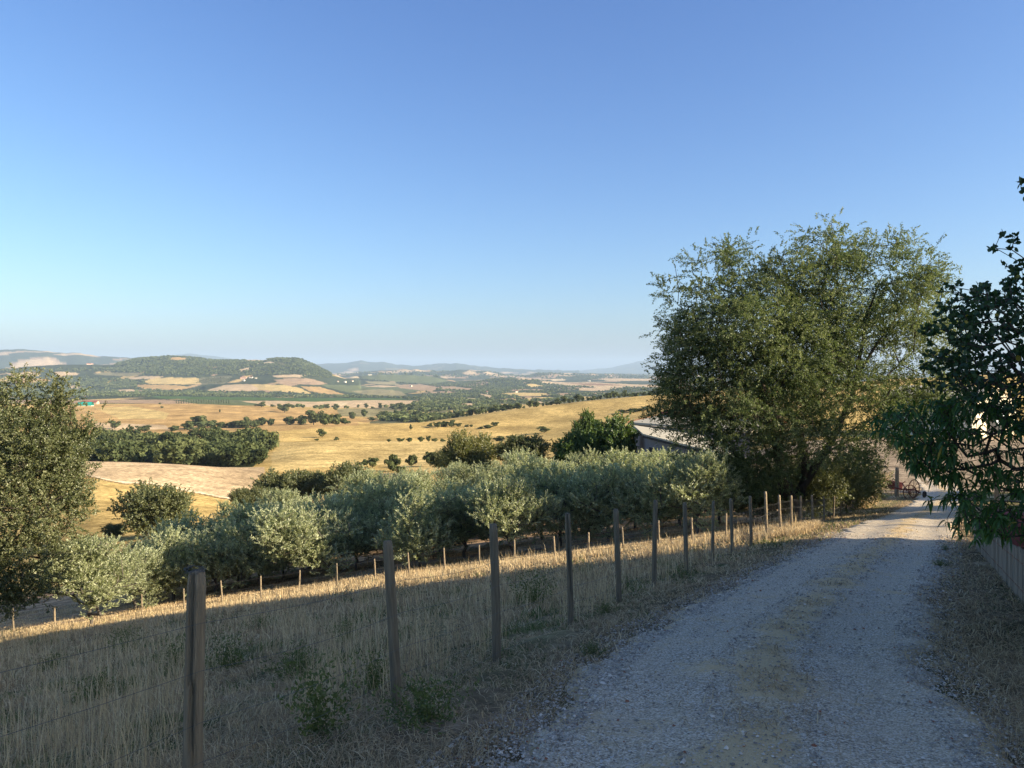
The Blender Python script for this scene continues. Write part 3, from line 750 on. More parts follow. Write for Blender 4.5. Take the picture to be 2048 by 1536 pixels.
def build_grass():
    parts = []
    # tall dry grass of the slope left of the fence
    x, y = sample_view(760000, 2.6, 36)
    u = ufn(x, y); rf = road_off(x, y)
    sl_ = stake_line(x, y) + .5 * sines(x, y, 5, 83)
    tall = (u > -.25) & (sl_ < 1.6)
    dens = np.where(tall, .62, 0) * smooth01((u + .35) / .7) * np.clip(1.1 - .8 * smooth01(sl_), 0, 1)
    gap = smooth01(.52 + .85 * sines(x, y, 1.5, 84))
    keep = (RNG.random(len(x)) < dens * (.3 + .7 * gap)) & (rf < -1.9)
    X, Y, U = x[keep], y[keep], u[keep]
    n = len(X)
    cl = .5 + .5 * np.clip(sines(X, Y, 1.3, 85) + .3, -1, 1)
    h = (.05 + .19 * RNG.random(n)**1.8) * (.3 + .9 * cl) * (.55 + .45 * smooth01((Y - 5) / 12)) * (.55 + .45 * smooth01(U / 1.2)) * 1.15
    w = np.clip(.0011 * Y, .0032, .02) * RNG.uniform(.7, 1.4, n)
    az = 2.2 + 1.4 * sines(X, Y, 3.3, 86) + RNG.normal(0, 1.0, n)
    lean = np.clip(RNG.normal(.78, .38, n), .02, 1.3)
    gb = -.15 + .25 * np.exp(-((Y - 9) / 6) ** 2)
    parts.append(blades(X, Y, h, w, lean, az, grass_cols(X, Y, gb)))
    # thin seed stems standing out
    x, y = sample_view(26000, 3, 34); u = ufn(x, y); keep = (u > .3) & (stake_line(x, y) < .5) & (sines(x, y, 2.0, 87) > -.2)
    X, Y = x[keep], y[keep]; n = len(X)
    parts.append(blades(X, Y, RNG.uniform(.35, .62, n), np.clip(.0007 * Y, .0022, .012), RNG.uniform(.05, .5, n), RNG.uniform(0, 6.28, n), STRAW[RNG.integers(0, 4, n)] * 1.1))
    # verges: short grass
    x, y = sample_view(420000, 2.6, 60, 1.05)
    u = ufn(x, y); rf = road_off(x, y)
    vl = (rf < -1.25) & (u < .6); vr = (rf > 1.25) & (rf < 12)
    pe = smooth01((np.abs(rf) - 1.2) / .7)
    keep = (vl | vr) & (RNG.random(len(x)) < pe * (.22 + .45 * smooth01(.4 + .8 * sines(x, y, 1.4, 88))))
    X, Y = x[keep], y[keep]; n = len(X)
    rfk = rf[keep]
    h = RNG.uniform(.02, .085, n) * (1 + .8 * (Y > 19) * (rfk < 0)) * (1 + .6 * smooth01((rfk - 2.2) / 1.0))
    w = np.clip(.0011 * Y, .0032, .03) * RNG.uniform(.7, 1.3, n)
    gb = np.where(rfk > 0, -.15 + .55 * smooth01((rfk - 2.2) / 1), .05 + .5 * np.exp(-((Y - 21) / 4) ** 2))
    parts.append(blades(X, Y, h, w, RNG.uniform(.1, 1.1, n), RNG.uniform(0, 6.28, n), grass_cols(X, Y, gb) * .85))
    # straw litter lying flat
    x, y = sample_view(240000, 2.8, 45, 1.05)
    u = ufn(x, y); rf = road_off(x, y)
    cen = np.exp(-((rf - .05) / .24) ** 2) * .45 * (1 + .6 * sines(x, y, 2.0, 89))
    dn = np.where((np.abs(rf) > 1.2) & (u < 1.2), .5, 0) * smooth01((np.abs(rf) - 1.15) / .5) + cen + .008
    dn = dn * np.where(rf > 1.2, 1.5, 1)
    dn[(u > 1.2)] = .42
    keep = (RNG.random(len(x)) < dn) & (rf < 6)
    X, Y = x[keep], y[keep]; n = len(X)
    onroad = np.abs(rf[keep]) < 1.4
    parts.append(blades(X, Y, RNG.uniform(.05, .22, n), np.clip(.0009 * Y, .0026, .02) * RNG.uniform(.7, 1.5, n), np.ones(n), RNG.uniform(0, 6.28, n), STRAW[RNG.integers(0, 5, n)] * RNG.uniform(.7, 1.15, (n, 1)), flat=RNG.uniform(.012, .045, n), lift=np.where(onroad, .028, .03)))
    # sunlit long grass where the track drops to the yard and round the grove edge
    for (pxa, pxb, da, db, cnt, hh) in ((1690, 1840, 44, 54, 9000, .7), (1500, 1640, 22, 31, 9000, .28), (1010, 1480, 22, 34, 30000, .25), (-60, 1100, 24, 34, 60000, .24), (400, 1500, 28, 44, 60000, .13), (-80, 420, 28, 46, 40000, .14)):
        d = RNG.uniform(da, db, cnt); X = (RNG.uniform(pxa, pxb, cnt) - 1024) / F * d; Y = d
        rfk = road_off(X, Y); uu = ufn(X, Y); k = (rfk < -1.5) & ((stake_line(X, Y) < 3.0) | (hh < .15)) & (uu > -.4) & (sines(X, Y, 2.5, 90) > -.6); X, Y = X[k], Y[k]; n = len(X)
        parts.append(blades(X, Y, RNG.uniform(.3, 1, n) * hh, RNG.uniform(.012, .03, n), RNG.uniform(.1, .9, n), RNG.uniform(0, 6.28, n), STRAW[RNG.integers(0, 4, n)] * RNG.uniform(.8, 1.25, (n, 1))))
    V, Q, T_, C = [], [], [], []; b = 0
    for v, q, t, c in parts: V.append(v); Q.append(q + b); T_.append(t + b); C.append(c); b += len(v)
    o = link('dry_grass', mesh_np('dry_grass', np.vstack(V), np.vstack(Q), np.vstack(T_), False, cols=np.clip(np.vstack(C), 0, .8)), M_GRASS)
    tag(o, 'dry straw-coloured grass and litter covering slope and verges', 'grass', kind='stuff')
build_grass()

# ------------------------------------------------------------------ foliage and trees
def unit(v): return v / (np.linalg.norm(v, axis=-1, keepdims=True) + 1e-9)
def rdir(n, r=RNG): return unit(r.normal(0, 1, (n, 3)))
def leaves_from(P, D, ln, wd, r=RNG, rnd=None):
    """one folded rhombic leaf per point P along direction D"""
    n = len(P); ln = np.broadcast_to(ln, (n,)); wd = np.broadcast_to(wd, (n,))
    s = unit(np.cross(D, rdir(n, r))); nn = np.cross(D, s)
    mid = P + D * (ln * .45)[:, None] + nn * (wd * .12)[:, None]
    V = np.empty((n, 4, 3)); V[:, 0] = P; V[:, 1] = mid + s * (wd / 2)[:, None]; V[:, 2] = P + D * ln[:, None]; V[:, 3] = mid - s * (wd / 2)[:, None]
    q = np.arange(n * 4).reshape(n, 4)
    a = r.random(n) if rnd is None else rnd
    return V.reshape(-1, 3), q, np.repeat(a, 4)
def sprays(B, D, L, nl, ln, wd, spread=.9, droop=.0, r=RNG):
    n = len(B); L = np.broadcast_to(L, (n,))
    t = (np.arange(nl) + r.random((n, nl))) / nl
    P = B[:, None] + D[:, None] * (L[:, None] * t)[..., None]
    P[..., 2] -= droop * L[:, None] * t**2
    P = P + r.normal(0, .02, P.shape) * L[:, None, None] * 2.0
    LD = unit(D[:, None] * .7 + rdir(n * nl, r).reshape(n, nl, 3) * spread + np.array([0, 0, -.35 * droop]))
    base = r.random((n, 1)) * .55 + r.random((n, nl)) * .45
    return leaves_from(P.reshape(-1, 3), LD.reshape(-1, 3), ln * r.uniform(.7, 1.25, n * nl), wd, r, base.ravel())

def lobes_points(lobes, n, r, shell=.45):
    """points in a union of ellipsoids (cx,cy,cz,rx,ry,rz), denser to the outside"""
    lb = np.array(lobes, float); vol = lb[:, 3] * lb[:, 4] * lb[:, 5]; vol = vol ** .75
    k = r.choice(len(lb), n, p=vol / vol.sum())
    d = rdir(n, r); rad = r.random(n) ** shell
    P = lb[k, :3] + d * lb[k, 3:] * rad[:, None]
    return P, d, k

def skeleton(trunk, A, seg=.5, jit=.08, r=RNG, tip=.006, expo=2.3, up=.0):
    """connect attractors A to a trunk polyline; returns segments (p, q, rp, rq)"""
    nodes_ = [np.array(p, float) for p in trunk]; par = [-1] + list(range(len(trunk) - 1))
    plen = [0.0]
    for i in range(1, len(trunk)): plen.append(plen[-1] + float(np.linalg.norm(nodes_[i] - nodes_[i - 1])))
    root = nodes_[-1]
    A = A[np.argsort(np.linalg.norm(A - root, axis=1))]
    NA = np.zeros((40000, 3)); PL = np.zeros(40000); n = len(nodes_)
    NA[:n] = nodes_; PL[:n] = plen
    lo = max(1, len(trunk) // 2)
    for a in A:
        d = np.linalg.norm(NA[lo:n] - a, axis=1)
        j = lo + int(np.argmin(d + .22 * PL[lo:n]))
        dist = float(np.linalg.norm(a - NA[j])); k = max(1, int(dist / seg))
        p0 = NA[j].copy(); prev = j
        side = r.normal(0, 1, 3) * jit * dist
        for i in range(1, k + 1):
            t = i / k
            p = p0 + (a - p0) * t + side * math.sin(t * math.pi) + np.array([0, 0, -up * dist * math.sin(t * math.pi)])
            if i < k: p = p + r.normal(0, 1, 3) * seg * .09
            NA[n] = p; PL[n] = PL[prev] + dist / k; par.append(prev); prev = n; n += 1
            if n >= 39990: break
        if n >= 39990: break
    rad = np.full(n, 0.0); ch = np.zeros(n)
    acc = np.zeros(n)
    for i in range(n - 1, -1, -1):
        rr_ = max(tip ** expo, acc[i]); rad[i] = rr_ ** (1 / expo)
        if par[i] >= 0: acc[par[i]] += rr_
    return NA[:n], np.array(par), rad
def skel_mesh(NA, par, rad, minr=0.0, n=6, rscale=1.0):
    idx = np.nonzero((par >= 0) & (rad >= minr))[0]
    p, q = NA[par[idx]], NA[idx]
    rp = np.minimum(rad[par[idx]], rad[idx] * 1.7) * rscale; rq = rad[idx] * rscale
    d = unit(q - p); a = np.cross(d, [0.03, 0.05, 1.0]); a = unit(a); b = np.cross(d, a)
    q = q + d * (rq * .3)[:, None]
    th = np.arange(n) * 2 * math.pi / n
    ring = np.cos(th)[None, :, None] * a[:, None] + np.sin(th)[None, :, None] * b[:, None]
    V = np.concatenate([p[:, None] + ring * rp[:, None, None], q[:, None] + ring * rq[:, None, None]], 1)
    m = len(idx); k = np.arange(n); k2 = (k + 1) % n
    Q = np.stack([k, k2, k2 + n, k + n], 1)[None] + (np.arange(m) * 2 * n)[:, None, None]
    return V.reshape(-1, 3), Q.reshape(-1, 4)

def make_tree(name, lobes, trunk, nsp, nl, ln, wd, L, leafm, barkm, seed, up=.35, droop=0., spread=.9, natt=160, shell=.45, tip=.008, minr=.0, rs=1.0, smooth=False, outw=.8, seg=.5, twigs=True, clump=None):
    r = np.random.default_rng(seed)
    P, d, k = lobes_points(lobes, nsp, r, shell)
    if clump:       # leaves gather in tufts round the ends of the limbs
        nc, sg, fr = clump
        Cc, dc, kc = lobes_points(lobes, nc, r, shell)
        j = r.integers(0, nc, nsp); off = r.normal(0, sg, (nsp, 3)) * np.array([1, 1, .75]); m_ = r.random(nsp) < fr
        P[m_] = (Cc[j] + off)[m_]; d[m_] = unit(dc[j] * .5 + unit(off) * .7)[m_]
    D = unit(d * outw + np.array([0, 0, up]) + r.normal(0, .35, (nsp, 3)))
    P = P - D * (L * .4)
    V, Q, a = sprays(P, D, r.uniform(.6, 1.3, nsp) * L, nl, ln, wd, spread, droop, r)
    root = empty(name)
    link('crown', mesh_np(name + '_crown', V, Q, None, False, attrs={'rnd': a}), leafm, root)
    A = P[r.permutation(nsp)[:natt]]
    NA, par, rad = skeleton(trunk, A, seg, .08, r, tip)
    V2, Q2 = skel_mesh(NA, par, rad, minr, 7, rs)
    if twigs:
        m = min(nsp, 3500); tw = np.empty((m, 4, 3)); s = unit(np.cross(D[:m], rdir(m, r))) * .006 * (ln / .06)
        tw[:, 0] = P[:m] - s; tw[:, 1] = P[:m] + s; tw[:, 2] = P[:m] + D[:m] * L + s * .3; tw[:, 3] = P[:m] + D[:m] * L - s * .3
        Q2 = np.vstack([Q2, np.arange(m * 4).reshape(m, 4) + len(V2)]); V2 = np.vstack([V2, tw.reshape(-1, 3)])
    link('trunk', mesh_np(name + '_trunk', V2, Q2, None, True), barkm, root)
    return root

# --- the big elm by the track: local frame, metres, base at origin
def build_elm():
    d = 34.8; b = at(1600, d)
    s = d / F
    def lp(px, py, dd, rx, rz, ry=None):
        p = pw(px, py, d + dd) - b
        return (p.x, p.y, p.z, rx * s, (ry or rx) * s, rz * s)
    lob = [lp(1445, 560, 0, 85, 85), lp(1400, 640, .5, 85, 85), lp(1375, 740, 0, 80, 70), lp(1430, 800, -1, 110, 75), lp(1520, 590, 1, 90, 95),
           lp(1655, 520, .5, 85, 78), lp(1700, 510, 2, 75, 65), lp(1790, 540, 0, 85, 85), lp(1820, 600, -1, 80, 90), lp(1830, 700, 0, 90, 90), lp(1760, 640, 2.5, 90, 90),
           lp(1560, 690, -2, 100, 95), lp(1480, 720, 2, 100, 90), lp(1640, 650, -1, 85, 95), lp(1720, 770, -1.5, 120, 85), lp(1560, 820, -2, 110, 80),
           lp(1640, 860, -1.5, 110, 75), lp(1500, 880, -1.2, 90, 65), lp(1850, 790, .5, 75, 60), lp(1800, 870, .3, 75, 45), lp(1905, 800, 1.5, 45, 55), lp(1350, 820, 0, 55, 50), lp(1545, 540, .5, 60, 50), lp(1600, 600, 0, 105, 100), lp(1570, 740, -1, 115, 100), lp(1690, 700, .5, 100, 100), lp(1430, 885, -1.5, 75, 55), lp(1390, 875, -.5, 48, 38), lp(1490, 945, -1.5, 70, 42), lp(1385, 700, 1, 80, 90), lp(1470, 640, -1.5, 95, 95), lp(1360, 660, 0, 50, 60), lp(1885, 650, .5, 45, 60), lp(1890, 720, -.5, 40, 50), lp(1670, 600, 1, 90, 100), lp(1440, 700, -1.5, 95, 100), lp(1780, 800, 1, 100, 60), lp(1610, 760, 2.5, 120, 100), lp(1330, 745, 0, 40, 30), lp(1340, 600, .5, 32, 50),
           lp(1860, 560, 0, 40, 40), lp(1455, 500, .5, 45, 32), lp(1640, 465, .5, 45, 28), lp(1800, 478, .5, 55, 28), lp(1420, 830, 1, 90, 60), lp(1700, 900, -1, 70, 45), lp(1540, 930, -1, 80, 45)]
    tp = [(0, 0, -.3), (-.15, 0, .8), (-.45, .1, 1.8), (-.9, .2, 2.9), (-1.2, .3, 3.9), (-1.1, .4, 4.8)]
    e = make_tree('elm_tree', lob, tp, 15500, 31, .074, .049, .60, M_ELM, M_BARK, 5, up=.25, droop=.35, spread=.9, natt=700, shell=.5, tip=.0105, seg=.55, clump=(640, .34, .72))
    e.location = b
    tag(e, 'big spreading elm with leaning dark trunk beside the track', 'tree')
    # second stem
    mb = MB(); pts = [pw(1600, 990, d), pw(1612, 930, d), pw(1600, 870, d - .3), pw(1570, 800, d - .5), pw(1560, 720, d - .3)]
    mb.tube(pts, [.24, .21, .18, .11, .03], 9)
    pts = [pw(1570, 990, d), pw(1555, 900, d - .6), pw(1532, 830, d - .9), pw(1525, 760, d - .8), pw(1500, 690, d - .6)]
    mb.tube(pts, [.26, .2, .16, .11, .03], 9)
    pts = [pw(1600, 980, d), pw(1665, 880, d + .3), pw(1705, 790, d), pw(1722, 700, d + .4), pw(1738, 620, d + .6), pw(1765, 550, d + .8)]
    mb.tube(pts, [.2, .15, .11, .08, .05, .015], 8)
    mb.tube([pw(1710, 760, d), pw(1752, 690, d + .2), pw(1790, 640, d + .4), pw(1815, 560, d + .5)], [.08, .06, .04, .012], 7)
    o = mb.build('stem', M_BARK, e, True); o.location = -b
    return e
elm = build_elm()

# --- thicket under the elm
def make_bush(name, seed, leafm, R, Hh, nsp, nl, ln, wd, L, **kw):
    r = np.random.default_rng(seed)
    lob = [(r.uniform(-.5, .5) * R, r.uniform(-.5, .5) * R, Hh * r.uniform(.25, .7), R * r.uniform(.4, .62), R * r.uniform(.4, .62), Hh * r.uniform(.25, .38)) for _ in range(7)]
    lob.append((0, 0, Hh * .45, R * .75, R * .75, Hh * .42))
    return make_tree(name, lob, [(0, 0, -.2), (.05, 0, Hh * .12), (0, .05, Hh * .25)], nsp, nl, ln, wd, L, leafm, M_BARK, seed, natt=70, **kw)
b1 = make_bush('dark_bush', 31, M_OAK, 2.3, 3.3, 1500, 24, .085, .055, .5, twigs=False)
b1.location = at(1600, 37); tag(b1, 'dark dense thicket under the elm behind the wire mesh fence', 'bush')
b2 = copy_tree(b1); b2.location = at(1668, 40); b2.rotation_euler.z = 2; b2.scale = (1, 1, 1.05); tag(b2, 'dark bush overhanging the far fence posts right of the elm trunk', 'bush')
b3 = copy_tree(b1); b3.location = at(1712, 44.5); b3.rotation_euler.z = 4; b3.scale = (.85, .85, .9); tag(b3, 'dark bush with bare twigs nearest the log pile', 'bush')
b4 = copy_tree(b1); b4.location = at(1530, 37.5); b4.rotation_euler.z = 1; b4.scale = (.8, .8, .8); tag(b4, 'low bush at the left foot of the elm', 'bush')

# --- evergreen oak at the left edge
def build_left_oak():
    d = 27.0; b = at(-20, d); s = d / F
    def lp(px, py, dd, rx, rz): 
        p = pw(px, py, d + dd) - b; return (p.x, p.y, p.z, rx * s, rx * s, rz * s)
    lob = [lp(40, 815, 0, 62, 60), lp(115, 805, .3, 42, 45), lp(-60, 850, 0, 90, 80), lp(30, 900, -1, 110, 80), lp(130, 880, 0, 62, 60), lp(60, 1010, -1, 115, 90), lp(-90, 980, 0, 110, 120),
           lp(140, 1000, .3, 38, 45), lp(35, 1120, -1, 95, 85), lp(-80, 1130, 0, 100, 80), lp(160, 870, 0, 28, 22), lp(178, 868, 0, 16, 12), lp(45, 760, 0, 24, 18), lp(118, 765, 0, 24, 16), lp(60, 950, 1.5, 110, 110), lp(10, 1190, -.6, 65, 45),
           lp(160, 1010, 0, 26, 24), lp(-150, 1040, .5, 90, 120), lp(120, 940, 0, 48, 40)]
    e = make_tree('holm_oak', lob, [(0, 0, -.3), (.1, 0, .8), (0, .1, 1.8), (.2, 0, 2.8)], 6800, 28, .072, .046, .40, M_OAK, M_BARK, 8, up=.3, spread=1.0, natt=350, shell=.4, tip=.010, clump=(420, .30, .5))
    e.location = b
    tag(e, 'tall evergreen oak filling the left edge above the stake fence', 'tree')
build_left_oak()

# --- olives
def make_olive(seed, R=2.0, Hh=4.0):
    r = np.random.default_rng(seed)
    lob = []
    for i in range(8):
        a = i * .785 + r.uniform(-.3, .3); q = r.uniform(.35, .62) * R
        lob.append((math.cos(a) * q, math.sin(a) * q, Hh * r.uniform(.27, .66), R * r.uniform(.36, .5), R * r.uniform(.36, .5), Hh * r.uniform(.17, .26)))
    for i in range(3): lob.append((r.uniform(-.4, .4) * R, r.uniform(-.4, .4) * R, Hh * r.uniform(.72, .8), R * r.uniform(.3, .42), R * r.uniform(.3, .42), Hh * .16))
    lob.append((0, 0, Hh * .5, R * .6, R * .6, Hh * .28))
    return make_tree('olive_tree', lob, [(0, 0, -.25), (.06, .02, .3), (-.04, .05, .6), (.05, 0, .9)], 1250, 24, .105, .034, .40, M_OLIVE, M_BARKG, seed, up=.75, spread=.5, natt=80, shell=.42, tip=.012, outw=.7, rs=1.15, clump=(85, .2, .7))
OL = [make_olive(100 + i) for i in range(5)]
spots = []
front = [(182, 30.5), (268, 37), (345, 39), (432, 38.5), (520, 39.5), (606, 36.8), (712, 40), (838, 36), (930, 38), (1022, 34.5), (1122, 36.5), (1215, 35.5), (1310, 34), (1392, 32)]
rows = [('front row', front),
        ('second row', [(300, 44), (400, 45), (500, 44), (640, 45), (770, 43), (880, 44), (985, 42), (1085, 43), (1180, 42), (1270, 42), (1360, 40), (1440, 38)]),
        ('third row', [(480, 52), (590, 51), (700, 51), (800, 50), (910, 51), (1020, 50), (1130, 50), (1240, 49), (1345, 47), (1430, 46)]),
        ('fourth row', [(560, 60), (680, 60), (790, 59), (895, 60), (1000, 59), (1100, 59), (1205, 58), (1310, 57)]),
        ('fifth row', [(720, 68), (830, 68), (930, 69), (1030, 68), (1130, 68), (1225, 67), (1320, 66)]),
        ('rearmost row', [(810, 77), (900, 78), (985, 78), (1075, 78), (1165, 77), (1250, 76)])]
ORD = ['first', 'second', 'third', 'fourth', 'fifth', 'sixth', 'seventh', 'eighth', 'ninth', 'tenth', 'eleventh', 'twelfth', 'thirteenth', 'fourteenth']
rr = random.Random(3); cnt = 0
rows[0] = ('front row', sorted(front + [(310, 41), (475, 42), (565, 41.5), (660, 42), (775, 41.5), (885, 41)]))
ORD += ['fifteenth', 'sixteenth', 'seventeenth', 'eighteenth', 'nineteenth']
for rn, lst in rows:
    for i, (px, d) in enumerate(lst):
        o = OL[cnt] if cnt < 5 else copy_tree(OL[rr.randrange(5)])
        o.location = at(px, d); o.rotation_euler = (0, 0, rr.uniform(0, 6.28))
        k = rr.uniform(.84, 1.14) * (.98 if rn == 'front row' else 1.06); o.scale = (k * rr.uniform(1.08, 1.3), k * rr.uniform(1.08, 1.3), k * rr.uniform(.88, 1.08))
        side = 'farthest left' if i == 0 else ('farthest right' if i == len(lst) - 1 else ORD[i] + ' from the left')
        tag(o, 'silvery olive tree in the grove, %s, %s' % (rn, side), 'olive tree', 'olive trees of the grove')
        cnt += 1

# --- trees between the grove and the fields
def place(o, px, d, k=1.0, kz=1.0, rz=0.0, dz=0.0):
    o.location = at(px, d, dz); o.scale = (k, k, k * kz); o.rotation_euler = (0, 0, rz); return o
bushA = make_bush('oak_tree', 41, M_OAK, 5.0, 7.0, 2600, 22, .21, .14, .8, shell=.35, tip=.02, seg=1.0, twigs=False, clump=(110, .5, .7))
place(bushA, 300, 92); tag(bushA, 'round green oak standing above the olives left of centre', 'tree')
wal = make_bush('walnut_tree', 42, M_WALNUT, 3.7, 6.0, 2200, 20, .20, .14, .6, shell=.35, tip=.02, seg=1.0, twigs=False, clump=(90, .42, .7))
place(wal, 1220, 83, 1.0, 1.05, 0, 2.0); tag(wal, 'bright green broad-leaved tree beside the barn corner', 'tree')
def far_copy(src, name, px, d, k, kz, rz, label, top=None):
    o = copy_tree(src); o.name = name
    place(o, px, d, k, kz, rz)
    if top is not None:   # stretch so that the crown reaches the wanted height
        o.location.z = -(top - HOR) / F * d - (7.0 if src is bushA else 6.0) * k * kz * .98
    tag(o, label, 'tree'); return o
far_copy(wal, 'walnut_tree', 1145, 84, .8, .95, 1.0, 'smaller bright green tree left of the tallest bright green one', top=862)
far_copy(wal, 'walnut_tree', 1180, 90, .62, 1.3, 2.2, 'dark green tree top poking above the bright green tree', top=822)
far_copy(bushA, 'oak_tree', 560, 112, .95, 1.0, .7, 'dark oak with flat crown left of its taller neighbour above the olives', top=935)
far_copy(bushA, 'oak_tree', 690, 110, .85, 1.1, 1.9, 'tallest dark oak in the clump behind the middle olives', top=921)
far_copy(bushA, 'oak_tree', 628, 114, .7, .9, 2.9, 'dark oak between two taller oaks behind the olives', top=940)
far_copy(bushA, 'oak_tree', 500, 106, .55, .8, 4.0, 'small dark oak at the left end of the oak clump', top=972)
far_copy(bushA, 'oak_tree', 760, 115, .5, .8, 5.0, 'low oak at the right end of the oak clump', top=952)
yel = make_bush('yellow_green_tree', 44, leafmat('poplar_foliage', [(.06, .08, .02), (.12, .14, .035), (.19, .19, .06), (.26, .25, .09)], .4), 3.6, 6.5, 2000, 20, .18, .12, .8, shell=.35, tip=.02, seg=1.0, up=.7, twigs=False)
place(yel, 938, 96); yel.location.z = -(863 - HOR) / F * 96 - 6.4; tag(yel, 'yellow-green feathery tree standing out behind the olives', 'tree')
far_copy(bushA, 'dark_shrub_tree', 1060, 92, .6, .95, 3.3, 'dark reddish green tree between the yellow-green and the bright green trees', top=866)
far_copy(bushA, 'dark_shrub_tree', 1010, 98, .42, .9, .3, 'small dark tree right beside the yellow-green tree', top=882)
far_copy(bushA, 'dark_shrub_tree', 885, 104, .42, .9, 1.3, 'small dark tree on the left flank of the yellow-green tree', top=898)
far_copy(bushA, 'oak_tree', 225, 96, .32, .8, .4, 'small round shrub left of the round green oak', top=1046)

# --- generic distant trees
def far_tree_mesh(seed, nf, size=.13, low=False):
    """unit tree: height 1, crown radius about .5; many leaf clumps"""
    r = np.random.default_rng(seed)
    lob = [(r.uniform(-.34, .34), r.uniform(-.34, .34), r.uniform(.25, .8), r.uniform(.13, .27), r.uniform(.13, .27), r.uniform(.10, .22)) for _ in range(11)] + [(r.uniform(-.1, .1), 0, .42, .3, .3, .3)]
    P, d, k = lobes_points(lob, nf, r, .25)
    P[:, 2] = np.maximum(P[:, 2], .06)
    nrm = unit(d + r.normal(0, .45, (nf, 3)))
    s1 = unit(np.cross(nrm, rdir(nf, r))); s2 = np.cross(nrm, s1)
    sz = size * r.uniform(.55, 1.3, nf)[:, None]
    V = np.stack([P - s1 * sz, P + s2 * sz * .7, P + s1 * sz, P - s2 * sz * .7], 1) + r.normal(0, .012, (nf, 4, 3))
    a = np.clip(r.random(12)[k] * .35 + r.random(nf) * .5, 0, 1)
    return V.reshape(-1, 3), np.arange(nf * 4).reshape(nf, 4), np.repeat(a, 4)
def ordered(lst, y0, y1, base, group):
    lst = sorted(lst)
    for i, (px, py, h, w) in enumerate(lst):
        w = w * rr.uniform(1.0, 1.45); h = h * rr.uniform(.9, 1.15)
        side = 'farthest left' if i == 0 else ('farthest right' if i == len(lst) - 1 else ORD[i] + ' from the left')
        ft(px, py, h, w, y0, y1, base + ', ' + side, group)
FT = []
for i in range(4):
    V, Q, a = far_tree_mesh(200 + i, 950, .07)
    root = empty('field_tree')
    link('crown', mesh_np('field_tree_crown', V, Q, None, False, attrs={'rnd': a}), M_FARTREE if i != 3 else M_FARTREE2, root)
    mb = MB(); mb.tube([(0, 0, -.05), (.01, 0, .2), (0, .01, .5)], [.035, .028, .015], 6); mb.build('trunk', M_BARK, root)
    FT.append(root)
used = [False] * 4
def field_tree(px, py, hpx, wpx, d, label, group=None, v=None, name='field_tree'):
    v = rr.randrange(3) if v is None else v
    if used[v]: o = copy_tree(FT[v])
    else: o = FT[v]; used[v] = True
    s = d / F
    o.name = name
    x = (px - 1024) * s; zg = hz(x, d); zt = -(py - HOR) * s
    z = zg if abs(zg - zt) > hpx * s * .8 else zg
    o.location = (x, d, z - .03 * hpx * s)
    o.scale = (wpx * s, wpx * s, hpx * s * 1.08); o.rotation_euler = (0, 0, rr.uniform(0, 6.28))
    tag(o, label, 'tree', group)
def ft(px, py, h, w, y0, y1, label, group=None, v=None):
    field_tree(px, py, h, w, dist_for(px, py, y0, y1), label, group, v)
ft(644, 875, 18, 21, 470, 600, 'lone round tree casting a long shadow on the golden field')
ft(673, 881, 8, 11, 430, 560, 'small round shrub right of the lone tree, above the crest')
ft(634, 882, 5, 10, 430, 560, 'tiny flat shrub just below the lone tree')
ft(569, 825, 19, 27, 900, 1500, 'broad oak alone on the orange field behind the tree line')
ft(822, 860, 12, 7, 480, 640, 'slim pale tree alone on the slope right of the golden crest', v=3)
ft(1088, 866, 14, 28, 380, 640, 'wide low tree alone at the foot of the stubble hill')
ft(324, 817, 5, 7, 1000, 1450, 'tiny round tree on the golden field right of the green-roofed barn')
ft(320, 809, 4, 6, 1400, 1800, 'tiny tree on the crest above the golden field')
ft(440, 825, 7, 4, 900, 1400, 'tiny slim tree in the middle of the far golden field')
ordered([(525, 851, 16, 22), (543, 850, 13, 16), (580, 850, 17, 27), (606, 850, 21, 24), (627, 850, 28, 28), (646, 850, 20, 24), (672, 852, 25, 27), (655, 850, 22, 20), (690, 849, 13, 16),
                     (400, 858, 26, 40), (425, 856, 18, 20), (442, 856, 14, 20), (462, 856, 12, 20), (480, 856, 17, 30), (496, 855, 22, 25), (512, 854, 15, 20), (378, 860, 18, 22), (350, 862, 12, 20)], 640, 860, 'dark oak in the long tree line', 'oaks in the long tree line behind the golden field')
ft(229, 858, 18, 22, 560, 900, 'round oak just right of the evergreen oak, above the wood')
ft(289, 864, 14, 30, 500, 800, 'flat-topped oak on the upper edge of the wood')
ft(407, 842, 9, 12, 800, 1100, 'small round oak rising above the tree line')
ordered([(703, 838, 15, 13), (727, 833, 15, 12), (765, 838, 19, 22), (790, 836, 16, 18), (745, 842, 9, 14), (812, 834, 14, 18), (830, 836, 14, 20), (808, 846, 12, 16), (845, 840, 14, 18)], 800, 1200, 'tree beside the dull green field', 'trees round the dull green field')
ordered([(652, 817, 10, 15), (671, 820, 12, 14), (716, 816, 8, 6), (733, 817, 10, 9), (761, 817, 12, 10), (745, 817, 4, 6), (523, 814, 12, 18), (545, 814, 6, 10), (580, 814, 6, 20), (602, 814, 7, 10), (800, 819, 14, 22), (825, 822, 15, 22), (788, 820, 12, 16), (638, 816, 5, 10)], 1150, 1800, 'small tree along the pale field', 'trees along the pale field')
ordered([(778, 884, 6, 10), (800, 884, 8, 14), (820, 884, 9, 14), (842, 884, 11, 12), (857, 884, 13, 8), (870, 884, 8, 10), (885, 884, 7, 12), (970, 886, 12, 20), (1000, 888, 14, 26), (1022, 886, 12, 20), (1040, 884, 10, 18)], 405, 470, 'low shrub behind the golden crest', 'shrubs behind the golden crest')
